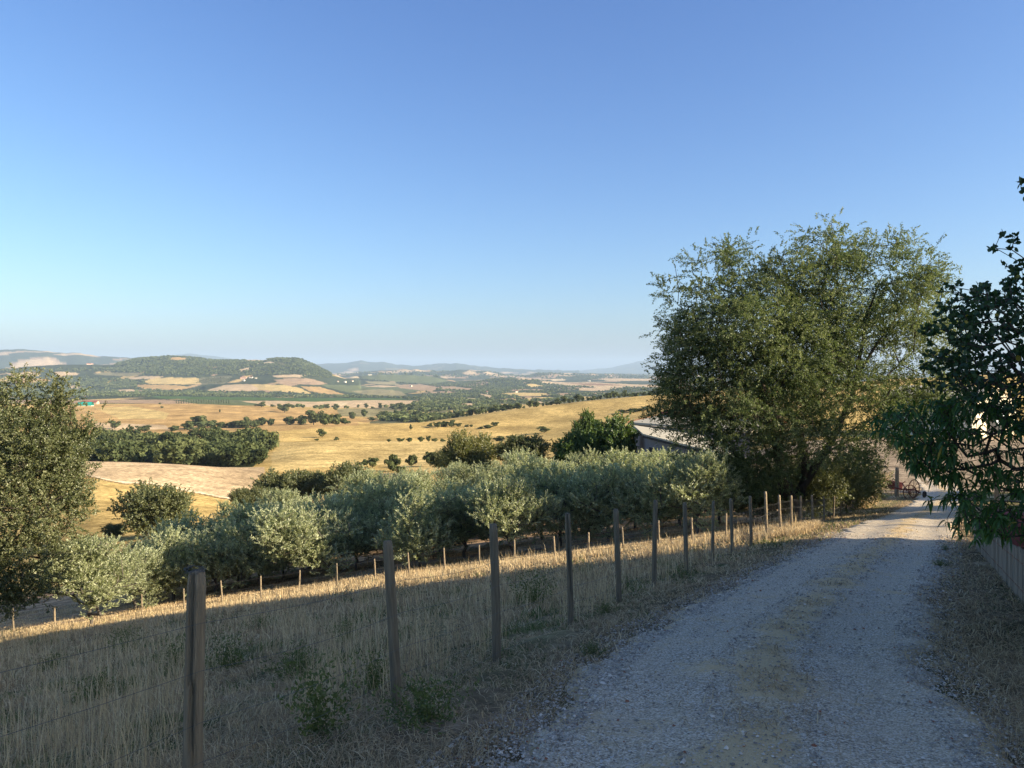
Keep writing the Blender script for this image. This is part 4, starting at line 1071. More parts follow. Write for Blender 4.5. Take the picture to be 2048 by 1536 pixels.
for i, (px, py, h, w, t_) in enumerate([(745, 936, 22, 26, 'small dark tree, second from the left in the hollow'), (785, 942, 36, 38, 'tallest rounded tree in the hollow below the golden field'), (800, 952, 22, 22, 'low tree in front of the tallest one in the hollow'), (822, 934, 26, 26, 'round dark tree right of the tallest one in the hollow'), (860, 932, 30, 30, 'dark tree at the right end of the hollow'), (728, 932, 14, 20, 'small shrub at the left end of the hollow')]):
    ft(px, py, h, w, 190, 300, t_)
ordered([(860, 854, 8, 12), (875, 856, 13, 12), (890, 854, 14, 20), (903, 854, 14, 16), (917, 854, 9, 14), (933, 854, 6, 10), (943, 854, 6, 7), (975, 857, 8, 20), (990, 853, 10, 13), (962, 858, 6, 12)], 560, 700, 'shrub in the gully below the stubble hill', 'shrubs in the gully')
ordered([(1245, 826, 7, 18), (1262, 825, 8, 18), (1278, 823, 7, 16), (1292, 821, 10, 14)], 480, 740, 'shrub of the short hedge on the stubble hill', 'shrubs of the short hedge')
hp = np.linspace(842, 1500, 74)
for i, px in enumerate(hp):
    py = np.interp(px, [842, 900, 1000, 1150, 1290, 1500], [846, 838, 823, 803, 789, 774])
    h = rr.uniform(6, 17) * (1.0 if px > 900 else .8)
    field_tree(px + rr.uniform(-3, 3), py, h, h * rr.uniform(.9, 1.5), rr.uniform(755, 800), 'dark tree in the hedgerow along the crest of the stubble hill', 'hedgerow trees on the crest of the stubble hill')

# --- woods as masses
def merge_trees(pts, hs, ws, seed, nfv=120, nvar=4, size=.17, name='wood', label='', matl=None, wide=1.0):
    r = np.random.default_rng(seed)
    vs = [far_tree_mesh(300 + seed * 7 + i, nfv, size) for i in range(nvar)]
    Vs, Qs, As = [], [], []; b = 0
    kk = r.integers(0, nvar, len(pts)); an = r.uniform(0, 6.28, len(pts)); ton = r.normal(0, .08, len(pts))
    for v in range(nvar):
        idx = np.nonzero(kk == v)[0]
        if not len(idx): continue
        V, Q, a = vs[v]
        ca, sa_ = np.cos(an[idx])[:, None], np.sin(an[idx])[:, None]
        X = (V[None, :, 0] * ca - V[None, :, 1] * sa_) * ws[idx][:, None]; Y = (V[None, :, 0] * sa_ + V[None, :, 1] * ca) * ws[idx][:, None]
        Z = V[None, :, 2] * hs[idx][:, None]
        VV = np.stack([X, Y, Z], -1) + pts[idx][:, None]
        Vs.append(VV.reshape(-1, 3))
        Qs.append((Q[None] + (np.arange(len(idx)) * len(V))[:, None, None]).reshape(-1, 4) + b); b += len(idx) * len(V)
        As.append(np.clip(a[None] + ton[idx][:, None], 0, 1).ravel())
    o = link(name, mesh_np(name, np.vstack(Vs), np.vstack(Qs), None, False, attrs={'rnd': np.concatenate(As)}), matl or M_FARTREE)
    tag(o, label, 'woodland', kind='stuff'); return o
def scatter(poly, y0, y1, n, r):
    """ground points whose view lies in the outline"""
    P = np.array(poly, float); out = []
    tot = 0; 
    for _ in range(40):
        y = y0 * (y1 / y0) ** r.random(n * 4)
        px = r.uniform(P[:, 0].min(), P[:, 0].max(), n * 4)
        x = (px - 1024) / F * y; z = H(x, y); py = HOR - z / y * F
        m = inpoly(px, py, poly); out.append(np.stack([x, y, z], 1)[m]); tot += m.sum()
        if tot >= n: break
    out = np.vstack(out); return out[:n]
r_ = np.random.default_rng(77)
# the wood in the hollow
pw1 = scatter([(60, 960), (186, 948), (300, 930), (430, 944), (500, 950), (540, 905), (548, 885), (530, 868), (470, 876), (410, 868), (330, 876), (230, 872), (60, 890)], 262, 480, 300, r_)
h1 = r_.uniform(5.0, 11.5, len(pw1)); merge_trees(pw1 - [0, 0, .4], h1, h1 * r_.uniform(.9, 1.25, len(pw1)), 1, 640, 5, .07, 'oak_wood', 'dense dark oak wood filling the hollow behind the stubble field')
# valley and hill woods
WOODS = [
    ([(-100, 742), (240, 735), (420, 740), (470, 745), (400, 752), (340, 752), (185, 744), (100, 742), (20, 745), (-100, 747)], 3000, 5300, 900, 9),
    ([(225, 733), (250, 718), (300, 711), (420, 714), (600, 711), (660, 745), (668, 757), (560, 750), (480, 752), (440, 748), (300, 745), (225, 742)], 3600, 5600, 5200, 9),
    ([(-100, 752), (190, 753), (300, 760), (290, 768), (268, 776), (360, 782), (560, 784), (700, 792), (840, 797), (830, 800), (560, 796), (300, 794), (-100, 794)], 1900, 4600, 3600, 8),
    ([(130, 758), (240, 758), (300, 770), (240, 778), (140, 770)], 2000, 5200, 700, 8),
    ([(700, 756), (860, 770), (900, 765), (1000, 756), (1100, 762), (1050, 778), (1000, 785), (900, 784), (800, 772)], 3000, 6500, 2200, 9),
    ([(840, 782), (960, 782), (1100, 778), (1150, 786), (1320, 776), (1320, 788), (1150, 800), (1000, 806), (840, 812)], 1500, 4200, 1800, 8),
    ([(780, 815), (860, 800), (1000, 800), (1120, 790), (1130, 800), (1040, 812), (900, 835), (840, 845), (760, 842)], 900, 2400, 1000, 7),
    ([(1000, 764), (1290, 775), (1290, 782), (1100, 780)], 2500, 6000, 500, 9),
    ([(640, 746), (900, 742), (1300, 750), (1300, 760), (1000, 757), (700, 752)], 5500, 10500, 1400, 14),
    ([(540, 815), (600, 808), (700, 814), (820, 806), (830, 822), (700, 822)], 1150, 1900, 60, 6),
]
PP, HH = [], []
for poly, y0, y1, n, h in WOODS:
    p = scatter(poly, y0, y1, n, r_)
    # keep the open fields open
    px = 1024 + F * p[:, 0] / p[:, 1]; py = HOR - p[:, 2] / p[:, 1] * F
    ok = np.ones(len(p), bool)
    for fy0, fy1, c, fp in FIELDS:
        if fy0 >= 900: ok &= ~((p[:, 1] > fy0) & (p[:, 1] < fy1) & inpoly(px, py, fp))
    if y0 == 900 or y0 == 1500:
        t2 = sines(p[:, 0], p[:, 1] * .5, 420, 43) + .6 * sines(p[:, 0], p[:, 1] * .5, 180, 44)
        ok &= (t2 < .5) | (r_.random(len(p)) < .12)
    p = p[ok]; PP.append(p); HH.append(h * r_.uniform(.6, 1.25, len(p)))
PP = np.vstack(PP); HH = np.concatenate(HH)
merge_trees(PP - [0, 0, .5], HH, HH * r_.uniform(1.0, 1.6, len(PP)), 2, 34, 6, .30, 'valley_woods', 'woods and hedges covering the valley floor and the wooded hill', M_VALLEY)
# orchard rows on pale slopes
rowsP = []
for (xa, ya, xb, yb, k, m) in ((400, 756, 455, 767, 9, 9), (548, 724.5, 574, 730, 2, 9), (350, 800, 460, 808, 5, 22), (1135, 782, 1230, 788, 4, 22)):
    for i in range(k):
        for j in range(m):
            px = xa + (xb - xa) * (j + .5) / m + (6 if xa == 400 else 0) * (k / 2 - i) * .5; py = ya + (yb - ya) * (i + .5) / k
            d = dist_for(px, py, 1500 if py > 775 else 2800, 2300 if py > 775 else 5400); x = (px - 1024) / F * d
            rowsP.append((x, d, hz(x, d)))
rowsP = np.array(rowsP); hh = np.full(len(rowsP), 4.5) * rowsP[:, 1] / 3500
merge_trees(rowsP, hh, hh * 1.2, 3, 34, 3, .3, 'orchard_rows', 'regular rows of small olive trees on the far pale slopes')

# ------------------------------------------------------------------ fences
def post_mesh(h, r, seed, crack=False, rows=26, n=18):
    g = np.random.default_rng(seed)
    th = np.arange(n) * 2 * math.pi / n
    wob = 1 + .05 * np.sin(th * 2 + g.uniform(0, 6)) + .035 * np.sin(th * 5 + g.uniform(0, 6)) + g.normal(0, .012, n)
    V = []
    for i in range(rows + 1):
        t = i / rows; z = -.45 + (h + .45) * t
        rr_ = r * (1.05 - .10 * t) * wob * (1 + g.normal(0, .008, n))
        if i == rows: rr_ = rr_ * .86
        if i == rows - 1: z -= .008
        cx, cy = .012 * math.sin(t * 3 + seed), .012 * math.cos(t * 2.3 + seed)
        if crack and t > .3:
            kc = int(n * .79 + 1.2 * math.sin(t * 5)) % n
            dep = .7 * smooth01(np.array((t - .3) / .25)); rr_ = rr_.copy(); rr_[kc] *= 1 - dep
        V.append(np.stack([np.cos(th) * rr_ + cx, np.sin(th) * rr_ + cy, np.full(n, z)], 1))
    V = np.vstack(V + [np.array([[0, 0, h + .006]])])
    q = [(i * n + k, i * n + (k + 1) % n, (i + 1) * n + (k + 1) % n, (i + 1) * n + k) for i in range(rows) for k in range(n)]
    t_ = [(rows * n + k, rows * n + (k + 1) % n, len(V) - 1) for k in range(n)]
    return V, q, t_
def build_fence():
    pxs = [390, 797, 993, 1140, 1237, 1308, 1375, 1426, 1465, 1502, 1533, 1561, 1584, 1604, 1626, 1648, 1666, 1681, 1694, 1705, 1713, 1720]
    tops = [1145, 1082, 1048, 1026, 1018, 1000, 1005, 1002, 997, 992, 983, 990, 991, 992, 990, 992, 992, 990, 988, 986, 984, 980]
    ds = [3.9, 5.8, 7.45, 9.4, 11.2, 12.9, 14.9, 16.8, 18.7, 20.6, 22.4, 24.6, 26.5, 28.5, 30.5, 33, 35.4, 37.8, 40.2, 42.6, 44.8, 47]
    tilt = [(.0, .0), (-.075, 0), (-.03, 0), (-.02, 0), (-.02, 0), (.025, 0), (-.04, 0), (0, 0), (-.04, 0), (-.02, 0), (-.02, 0), (-.03, 0), (-.03, .02), (-.05, 0), (-.05, 0), (-.02, 0), (.06, 0), (.05, 0), (-.04, 0), (.03, 0), (0, 0), (-.06, 0)]
    pos = []
    root = empty('post_fence', (0, 0, 0))
    tag(root, 'roadside fence of tall round wooden posts strung with wire', 'fence')
    for i, (px, tp, d) in enumerate(zip(pxs, tops, ds)):
        p = at(px, d); zt = -(tp - HOR) / F * d
        h = max(.85, zt - p.z)
        V, q, t_ = post_mesh(h, .047 if i == 0 else rr.uniform(.037, .045), 10 + i, crack=i in (0, 3))
        me = mesh_np('post', V, q, t_, True)
        o = link('post', me, M_POST if i in (0, 10, 11, 12, 13, 14) else M_POSTD, root, p)
        o.rotation_euler = (tilt[i][1], tilt[i][0], 0)
        top = Vector((p.x + tilt[i][0] * h, p.y, p.z + h)); pos.append((p, top, h))
        if i == 0: o['label'] = 'thick split nearest post with a wire twist on top'
    # strands
    mb = MB(); fr = [.10, .30, .52, .72, .92]
    hs = [1.25, 1.0, .76, .50, .30, .12]
    p0 = pos[0][0]; d0 = (pos[0][0] - pos[1][0]).normalized()
    pre = Vector((p0.x + d0.x * 2.6, p0.y + d0.y * 2.6, 0)); pre.z = hz(pre.x, pre.y)
    chain = [(pre, None, 1.4)] + pos
    for hh_ in hs[1:]:
        for a, b in zip(chain[:-1], chain[1:]):
            if hh_ > min(a[2], b[2]): continue
            A = a[0] + Vector((0, 0, hh_)); B = b[0] + Vector((0, 0, hh_))
            A = A + Vector((.045, -.03, 0)); B = B + Vector((.045, -.03, 0))
            sag = -.02 * (1 + rr.random())
            pts = [A.lerp(B, t) + Vector((0, 0, sag * math.sin(t * math.pi))) for t in (0, .25, .5, .75, 1)]
            mb.tube(pts, .0011 + .00006 * a[0].y, 4, False)
    mb.build('wire', M_WIRE, root)
    # netting
    mb = MB()
    for k in range(8, 20):
        a, b = pos[k], pos[k + 1]; L = (b[0] - a[0]).length; n = int(L / .12)
        tp_ = min(.95, a[2], b[2])
        for i in range(n + 1):
            t = i / n; p = a[0].lerp(b[0], t) + Vector((.045, -.03, 0))
            mb.tube([p + Vector((0, 0, .05)), p + Vector((rr.uniform(-.01, .01), 0, tp_ + .02))], .0022, 3, False)
        for z in (.06, .14, .22, .31, .42, .55, .72, tp_):
            mb.tube([a[0] + Vector((.045, -.03, z)), a[0].lerp(b[0], .5) + Vector((.045, -.03, z - .012)), b[0] + Vector((.045, -.03, z))], .0025, 3, False)
    mb.build('wire_mesh', M_WIRE, root)
    # twist of wire on the first post and staples
    mb = MB(); tp_ = pos[0][1]
    for k in range(7):
        a0 = rr.uniform(0, 6.28); pts = []
        for j in range(9):
            a_ = a0 + j * .5; rad_ = .045 + .012 * math.sin(j * 1.7 + k)
            pts.append(tp_ + Vector((math.cos(a_) * rad_, math.sin(a_) * rad_, .008 + .006 * k % .02 + .008 * math.sin(j + k))))
        mb.tube(pts, .0012, 4, False)
    mb.build('wire_twist', M_WIRE, root)
build_fence()
def build_stakes():
    root = empty('stake_fence'); tag(root, 'lower fence of thin wooden stakes and wire along the olive grove', 'fence')
    pts_ = STK_PX
    pr = None; mb = MB()
    for i, (px, py) in enumerate(pts_):
        d = STK_D[i]
        p = at(px, d)
        h = (rr.uniform(36, 41) + 6) / F * d * (1.15 if i > 15 else 1)
        V, q, t_ = post_mesh(h, .034 if i > 1 else .045, 60 + i, rows=6, n=8)
        o = link('stake', mesh_np('stake', V, q, t_, True), M_POST if i % 4 else M_POSTD, root, p)
        o.rotation_euler = (0, rr.uniform(-.09, .05), 0)
        if pr is not None:
            for z in (.92, .55, .25):
                A = pr[0] + Vector((0, -.04, pr[1] * z)); B = p + Vector((0, -.04, h * z))
                mb.tube([A, A.lerp(B, .5) + Vector((0, 0, -.03)), B], .0045, 4, False)
        pr = (p, h)
    mb.build('wire', M_WIRE, root)
build_stakes()

# ------------------------------------------------------------------ buildings
def gable(name, px, d, wx, ly, wall_h, roof_h, rz, wallm, roofm, over=.4, z=None, windows=0, door=False):
    """gable-roofed building, ridge along its local y"""
    b = at(px, d)
    if z is not None: b.z = z
    root = empty(name, b, rz)
    mb = MB(); mb.box(-wx / 2, wx / 2, -ly / 2, ly / 2, -1.5, wall_h)
    for s in (-1, 1):
        yy = s * ly / 2; e = -.01 * s
        V = [(-wx / 2, yy, wall_h), (wx / 2, yy, wall_h), (0, yy, wall_h + roof_h * .97), (-wx / 2, yy + e * 10, wall_h), (wx / 2, yy + e * 10, wall_h), (0, yy + e * 10, wall_h + roof_h * .97)]
        mb.add(V, [(0, 1, 4, 3), (1, 2, 5, 4), (2, 0, 3, 5)], [(0, 2, 1), (3, 4, 5)])
    mb.build('wall', wallm, root)
    mb = MB(); t = .12; sl = roof_h / (wx / 2)
    for s in (-1, 1):
        x1 = s * (wx / 2 + over); z1 = wall_h - over * sl; y0, y1 = -ly / 2 - over, ly / 2 + over; zr = wall_h + roof_h
        mb.hexa([(x1, y0, z1), (0, y0, zr), (0, y1, zr), (x1, y1, z1), (x1, y0, z1 + t), (0, y0, zr + t), (0, y1, zr + t), (x1, y1, z1 + t)])
    mb.build('roof', roofm, root)
    for i in range(windows):
        w = MB(); yy = -ly / 2 + ly * (i + 1) / (windows + 1)
        w.box(-wx / 2 - .03, -wx / 2 + .02, yy - .45, yy + .45, wall_h * .4, wall_h * .78); w.build('window', M_DARK, root)
    if door:
        w = MB(); w.box(-wx * .18, wx * .18, -ly / 2 - .04, -ly / 2 + .02, 0, wall_h * .72); w.build('door', M_DARK, root)
    return root
def build_barn():
    d = 84.0; s = d / F
    root = empty('barn', pw(1300, 900, d)); b = root.location.copy()
    tag(root, 'low grey block barn with pale cement roof behind the olives', 'barn')
    def L(px, py, dd): return pw(px, py, dd) - b
    # lower roof slab: near eave from (1285,868) to (1420,905); far edge (1268,853) to (1330,842)
    nl, nr = L(1286, 871, 78), L(1470, 918, 66); fl, fr_ = L(1263, 853, 92), L(1330, 842, 92) + Vector((9, -12, 0))
    fl = L(1266, 853, 90); fr_ = nr + (fl - nl)
    fr_.z = fl.z + (nr.z - nl.z) * .3
    up = Vector((0, 0, .18))
    mb = MB(); mb.hexa([nl, nr, fr_, fl, nl + up, nr + up, fr_ + up, fl + up]); mb.build('roof', M_ROOFG, root)
    mb = MB(); e = Vector((.4, .5, -.02)); dn = Vector((0, 0, -4.2))
    for A, B in ((nl + e, nr + e), (nl + e, fl + e)):
        th = Vector((0, .2, 0)) if A == nl + e and B == nr + e else Vector((.2, 0, 0))
        mb.hexa([A + dn, B + dn, B + dn + th, A + dn + th, A, B, B + th, A + th])
    mb.build('wall', M_WALLG, root)
    # fascia
    mb = MB(); f = Vector((0, -.06, -.22)); g = Vector((0, -.06, .02)); mb.hexa([nl + f, nr + f, nr + f + Vector((0, .05, 0)), nl + f + Vector((0, .05, 0)), nl + g, nr + g, nr + g + Vector((0, .05, 0)), nl + g + Vector((0, .05, 0))]); mb.build('fascia', M_DARK, root)
    w = MB(); A = nl + e + (nr - nl) * .04 + Vector((0, -.04, -2.6)); wv = (nr - nl).normalized() * 1.0
    w.hexa([A, A + wv, A + wv + Vector((0, .1, 0)), A + Vector((0, .1, 0)), A + Vector((0, 0, 1.5)), A + wv + Vector((0, 0, 1.5)), A + wv + Vector((0, .1, 1.5)), A + Vector((0, .1, 1.5))]); w.build('window', M_DARK, root)
    # higher roof behind, gable side with brown barge board and red tiles
    root2 = empty('red_tiled_barn', pw(1340, 850, 96)); b2 = root2.location.copy()
    tag(root2, 'higher barn with pale roof edged by red ridge tiles and brown fascia', 'barn')
    def K(px, py, dd): return pw(px, py, dd) - b2
    a0, a1 = K(1257, 848, 97), K(1322, 833, 100)          # sloping barge edge
    r1 = a1 + Vector((10.5, -16, .2)); r0 = a0 + Vector((10.5, -16, .2))
    c0 = K(1326, 838, 92); 
    mb = MB(); t = Vector((0, 0, .25)); mb.hexa([a0, r0, r1, a1, a0 + t, r0 + t, r1 + t, a1 + t]); mb.build('roof', M_ROOFG, root2)
    mb = MB(); q = Vector((-.1, -.25, -.25)); mb.hexa([a0 + q, a1 + q, a1 + q + Vector((0, .2, 0)), a0 + q + Vector((0, .2, 0)), a0 + q + Vector((0, 0, .6)), a1 + q + Vector((0, 0, .6)), a1 + q + Vector((0, .2, .6)), a0 + q + Vector((0, .2, .6))]); mb.build('fascia', M_WOODB, root2)
    mb = MB(); mb.tube([a1 + Vector((0, 0, .35)), r1 + Vector((0, 0, .35))], .32, 8); mb.build('ridge_tiles', M_ROOFR, root2)
    mb = MB(); dn = Vector((0, 0, -5)); i_ = Vector((.6, .4, -.02))
    mb.hexa([a0 + i_ + dn, a1 + i_ + dn, a1 + i_ + dn + Vector((.3, 0, 0)), a0 + i_ + dn + Vector((.3, 0, 0)), a0 + i_, a1 + i_, a1 + i_ + Vector((.3, 0, 0)), a0 + i_ + Vector((.3, 0, 0))])
    e0, e1 = a0 + Vector((.6, -.1, -.1)), r0 + Vector((0, .4, -.1)); mb.hexa([e0 + dn, e1 + dn, e1 + dn + Vector((0, .3, 0)), e0 + dn + Vector((0, .3, 0)), e0, e1, e1 + Vector((0, .3, 0)), e0 + Vector((0, .3, 0))])
    mb.build('wall', M_WALLG, root2)
build_barn()
# cream building behind the yard
def build_cream():
    d = 118.0
    root = gable('cream_farm_building', 1895, d, 11, 14, 5.2, 1.6, .5, M_WALLC, M_WALLC, over=.3, windows=2, door=True)
    z = -(862 - HOR) / F * d; root.location.z = z
    tag(root, 'cream sunlit farm building glimpsed through the leaves beyond the yard', 'building')
    mb = MB(); n = 24
    V = [(0, 0, 0)] + [(math.cos(k * 6.283 / n) * 1.7, 0, math.sin(k * 6.283 / n) * 1.7) for k in range(n)]
    V += [(p[0], .12, p[2]) for p in V]
    t_ = [(0, 1 + (k + 1) % n, 1 + k) for k in range(n)] + [(n + 1, n + 2 + k, n + 2 + (k + 1) % n) for k in range(n)]
    q = [(1 + k, 1 + (k + 1) % n, n + 2 + (k + 1) % n, n + 2 + k) for k in range(n)]
    mb.add(V, q, t_); o = mb.build('round_panel', M_WHITE, root); o.location = (1.4, -7.25, 3.0)
build_cream()
# barn with a green sheet roof, far left
def build_green_barn():
    d = dist_for(170, 812, 1150, 1500); root = empty('green_roofed_barn', at(171, d), .1)
    tag(root, 'long barn with a rounded bright green roof on the far left field', 'barn')
    L = 24 / 2; mb = MB(); n = 12
    P = [(math.cos(a) * 5.5, math.sin(a) * 6.5 + .8) for a in np.linspace(0, math.pi, n)]
    V = [(-L, p[0], p[1]) for p in P] + [(L, p[0], p[1]) for p in P]
    mb.add(V, [(k, k + 1, n + k + 1, n + k) for k in range(n - 1)]); mb.build('roof', M_TEAL, root)
    mb = MB(); mb.box(-L, L, -5.4, 5.4, -2, .9); mb.build('wall', M_WALLC, root)
    mb = MB(); V = [(-L - .05, p[0] * .97, p[1] * .97) for p in P]; mb.add(V + [(-L - .05, 0, 0)], [], [(k, k + 1, n) for k in range(n - 1)]); mb.build('opening', M_DARK, root)
    r2 = gable('red_roofed_shed', 186, d + 60, 9, 26, 3, 2, 1.55, M_WALLO, M_ROOFR, 1); r2.location = at(182, d + 45); r2.location.z += 3.5
    tag(r2, 'long shed with a dark red roof right behind the green-roofed barn', 'shed')
build_green_barn()
for (px, py, y0, y1, w, l, h, wm, rm, lab) in [
    (487, 757, 3300, 5200, 14, 30, 6, M_WALLO, M_ROOFR, 'orange farmhouse with red roof at the foot of the wooded hill'),
    (502, 756, 3300, 5200, 12, 18, 5, M_WALLC, M_ROOFR, 'pale farmhouse just right of the orange one'),
    (488, 762, 3300, 5200, 9, 10, 5, M_WALLC, M_WALLC, 'small white house below the orange farmhouse'),
    (512, 757, 3300, 5200, 9, 10, 4, M_WALLC, M_ROOFG, 'little white house at the right of the farmhouse group'),
    (704, 763, 3300, 5200, 10, 14, 5, M_WALLC, M_ROOFR, 'pale house in the hamlet below the pale striped field'),
    (690, 765, 3300, 5200, 12, 12, 6, M_WALLC, M_ROOFG, 'white house standing among the hamlet trees'),
    (676, 764, 3300, 5200, 9, 9, 5, M_WALLC, M_ROOFR, 'small house at the left end of the hamlet'),
    (740, 748, 5200, 7000, 16, 30, 6, M_WALLC, M_ROOFG, 'long white farm shed on the vineyard ridge'),
    (758, 748, 5200, 7000, 14, 26, 6, M_WALLC, M_ROOFG, 'second white farm shed on the ridge, right of the long one'),
    (822, 773, 3300, 6000, 10, 12, 6, M_WALLC, M_ROOFR, 'white house on the slope right of the hamlet'),
    (1033, 785, 2300, 4500, 9, 12, 6, M_WALLC, M_ROOFR, 'pale house beside the tan field in the valley'),
    (974, 788, 2000, 4500, 6, 6, 10, M_WALLC, M_ROOFR, 'narrow tall pale house in the valley trees'),
    (1065, 764, 3500, 6500, 14, 24, 6, M_WALLC, M_ROOFR, 'pale farm on the low wooded rise'),
    (1111, 777, 2500, 5000, 8, 12, 5, M_WALLC, M_ROOFG, 'small white house among the orchards'),
    (1095, 778, 2500, 5000, 8, 10, 5, M_WALLC, M_ROOFR, 'small house left of the white orchard house'),
    (1178, 763, 4500, 9000, 16, 20, 8, M_WALLC, M_ROOFG, 'white building on the far plain'),
    (180, 727, 4300, 5300, 20, 40, 7, M_WALLO, M_ROOFR, 'farmstead on the left ridge above the woods')]:
    d = dist_for(px, py, y0, y1)
    g = gable('farmhouse', px, d, w, l, h, h * .35, rr.uniform(.9, 2.2), wm, rm, .5, windows=2)
    tag(g, lab, 'house')

# ------------------------------------------------------------------ right side: wall, yard things
def build_wall():
    A, B = Vector((5.35, 7.6)), Vector((10.6, 17.6)); root = empty('reed_fence')
    tag(root, 'low weathered reed fence with brown end board at the right', 'fence')
    mb = MB(); L_ = (B - A).length; n = int(L_ / .022); g = random.Random(9)
    dirv = (B - A).normalized(); nrm = Vector((dirv.y, -dirv.x))
    for i in range(n):
        p = A + dirv * (i * .022) + nrm * g.uniform(-.006, .006); z0 = hz(p.x, p.y)
        h = .64 + g.uniform(-.03, .03) + .03 * math.sin(i * .02)
        dx = g.uniform(-.012, .012)
        mb.tube([(p.x, p.y, z0 - .2), (p.x + dx, p.y + dx, z0 + h)], g.uniform(.009, .014), 4, False)
    mb.build('reed_screen', M_REED, root)
    mb = MB()
    for z in (.16, .5):
        mb.tube([(A.x, A.y, hz(A.x, A.y) + z), (A.lerp(B, .5).x, A.lerp(B, .5).y, hz(*A.lerp(B, .5)) + z), (B.x, B.y, hz(B.x, B.y) + z)], .02, 4, False)
    mb.build('batten', M_WOODB, root)
    mb = MB(); p = A - dirv * .1; z = hz(p.x, p.y); mb.box(p.x - .05, p.x + .07, p.y - .06, p.y + .06, z - .3, z + .75)
    mb.build('end_board', M_WOODB, root)
build_wall()
def wheel(mb, c, R, r, n=20, tilt=0.0, spokes=8, axis='y'):
    pts = []
    for k in range(n + 1):
        a = k * 2 * math.pi / n; v = Vector((math.cos(a) * R, 0, math.sin(a) * R)); v.rotate(__import__('mathutils').Euler((0, 0, tilt))); pts.append(Vector(c) + v)
    mb.tube(pts, r, 6, False)
    for k in range(spokes):
        a = k * 2 * math.pi / spokes; v = Vector((math.cos(a) * R, 0, math.sin(a) * R)); v.rotate(__import__('mathutils').Euler((0, 0, tilt)))
        mb.tube([Vector(c), Vector(c) + v], r * .5, 4, False)
def build_yard():
    d = 54.0; b = at(1808, d)
    root = empty('hay_rake', b); tag(root, 'old rusty hay rake with spoked iron wheels on the grass', 'farm machine')
    for (cx, cy, R, tl) in ((.1, -.6, .5, .15), (.85, .3, .62, .5)):
        mb = MB(); wheel(mb, (cx, cy, R), R, .035, 22, tl, 8); mb.build('wheel', M_RUSTB, root)
    mb = MB(); mb.tube([(-.9, .2, .75), (0, 0, .6), (.9, .2, .55), (1.4, .5, .3)], .05, 6); mb.tube([(0, -.6, .5), (.85, .3, .62)], .035, 6); mb.tube([(.2, 0, .5), (.3, .8, .9)], .04, 6); mb.build('frame', M_RUST, root)
    mb = MB()
    for k in range(7):
        x = -.8 + k * .22; mb.tube([(x, .2, .7), (x - .15, -.1, .55), (x - .18, -.2, .25), (x - .05, -.25, .05)], .012, 4, False)
    mb.build('tine', M_RUSTB, root)
    mb = MB(); wheel(mb, (1.55, .2, .22), .17, .07, 14, .6, 4); mb.build('rubber_tyre', M_BLACK, root)
    b = at(1782, 57); root = empty('red_plough', b); tag(root, 'small red implement with curved arm between log pile and rake', 'farm machine')
    mb = MB(); mb.hexa([(-.1, -.3, .35), (.65, -.3, .3), (.6, .3, .3), (-.05, .3, .35), (-.25, -.35, 1.0), (.75, -.35, .85), (.7, .35, .85), (-.2, .35, 1.0)]); mb.build('hopper', M_RUST, root)
    mb = MB(); mb.tube([(-.1, 0, .6), (-.45, 0, .75), (-.7, 0, .45), (-.75, 0, -.05)], .03, 6); mb.tube([(.6, 0, .5), (1.1, .1, .9)], .03, 6); mb.build('arm', M_RUSTB, root)
    b = at(1768, 60)
    root = empty('log_pile', b, .3); tag(root, 'stack of split logs and brushwood at the edge of the yard', 'log pile')
    g = random.Random(5); mb = MB()
    for k in range(46):
        z = .12 + g.random() * 1.1; x = g.uniform(-1.6, .3) * (1.2 - z * .4); y = g.uniform(-.4, .4)
        a = g.uniform(-.3, .3); L_ = g.uniform(.6, 1.5)
        mb.tube([(x - L_ / 2 * math.cos(a), y, z - L_ / 2 * math.sin(a)), (x + L_ / 2 * math.cos(a), y + g.uniform(-.3, .3), z + L_ / 2 * math.sin(a))], g.uniform(.04, .1), 7)
    mb.build('log', M_LOG, root).name = 'split_logs'
    p = at(1794, 55); V, q, t_ = post_mesh(2.1, .13, 99, rows=12, n=10); o = link('wooden_post', mesh_np('wooden_post', V, q, t_, True), M_POSTD, None, p)
    tag(o, 'thick dark wooden post standing behind the red implement', 'post')
    p = at(1719, 62); V, q, t_ = post_mesh(2.4, .05, 98, rows=8, n=8); o = link('thin_pole', mesh_np('thin_pole', V, q, t_, True), M_POSTD, None, p)
    tag(o, 'thin dark pole at the left edge of the sunlit yard', 'post')
    # red garden thing and bars behind the wall
    root = empty('red_water_butt', Vector((9.3, 14.4, hz(9.3, 14.4)))); tag(root, 'faded red barrel half hidden behind the garden wall', 'barrel')
    mb = MB(); mb.tube([(0, 0, 0), (0, 0, .1), (0, 0, .5), (0, 0, .9), (0, 0, .95)], [.24, .27, .29, .27, .25], 18); mb.build('barrel_body', mat('faded_red', (.33, .10, .08), .7, .3, 4, .2), root, True)
    mb = MB(); mb.tube([(0, 0, .3), (0, 0, .34)], .298, 18, False); mb.tube([(0, 0, .68), (0, 0, .72)], .298, 18, False); mb.build('hoop', M_RUSTB, root)
build_yard()
def build_gate():
    p = Vector((14.2, 22.5, hz(14.2, 22.5))); root = empty('iron_gate', p, -.5); tag(root, 'dark barred gate seen through the peach leaves', 'gate')
    mb = MB()
    for z in (.2, .5, .8, 1.1, 1.4): mb.tube([(0, 0, z), (3, 0, z)], .025, 6)
    mb.build('rail', M_DARK, root)
    for x in (0, 3): m2 = MB(); m2.box(x - .06, x + .06, -.06, .06, -.3, 1.6); m2.build('gate_post', M_POSTD, root)
build_gate()
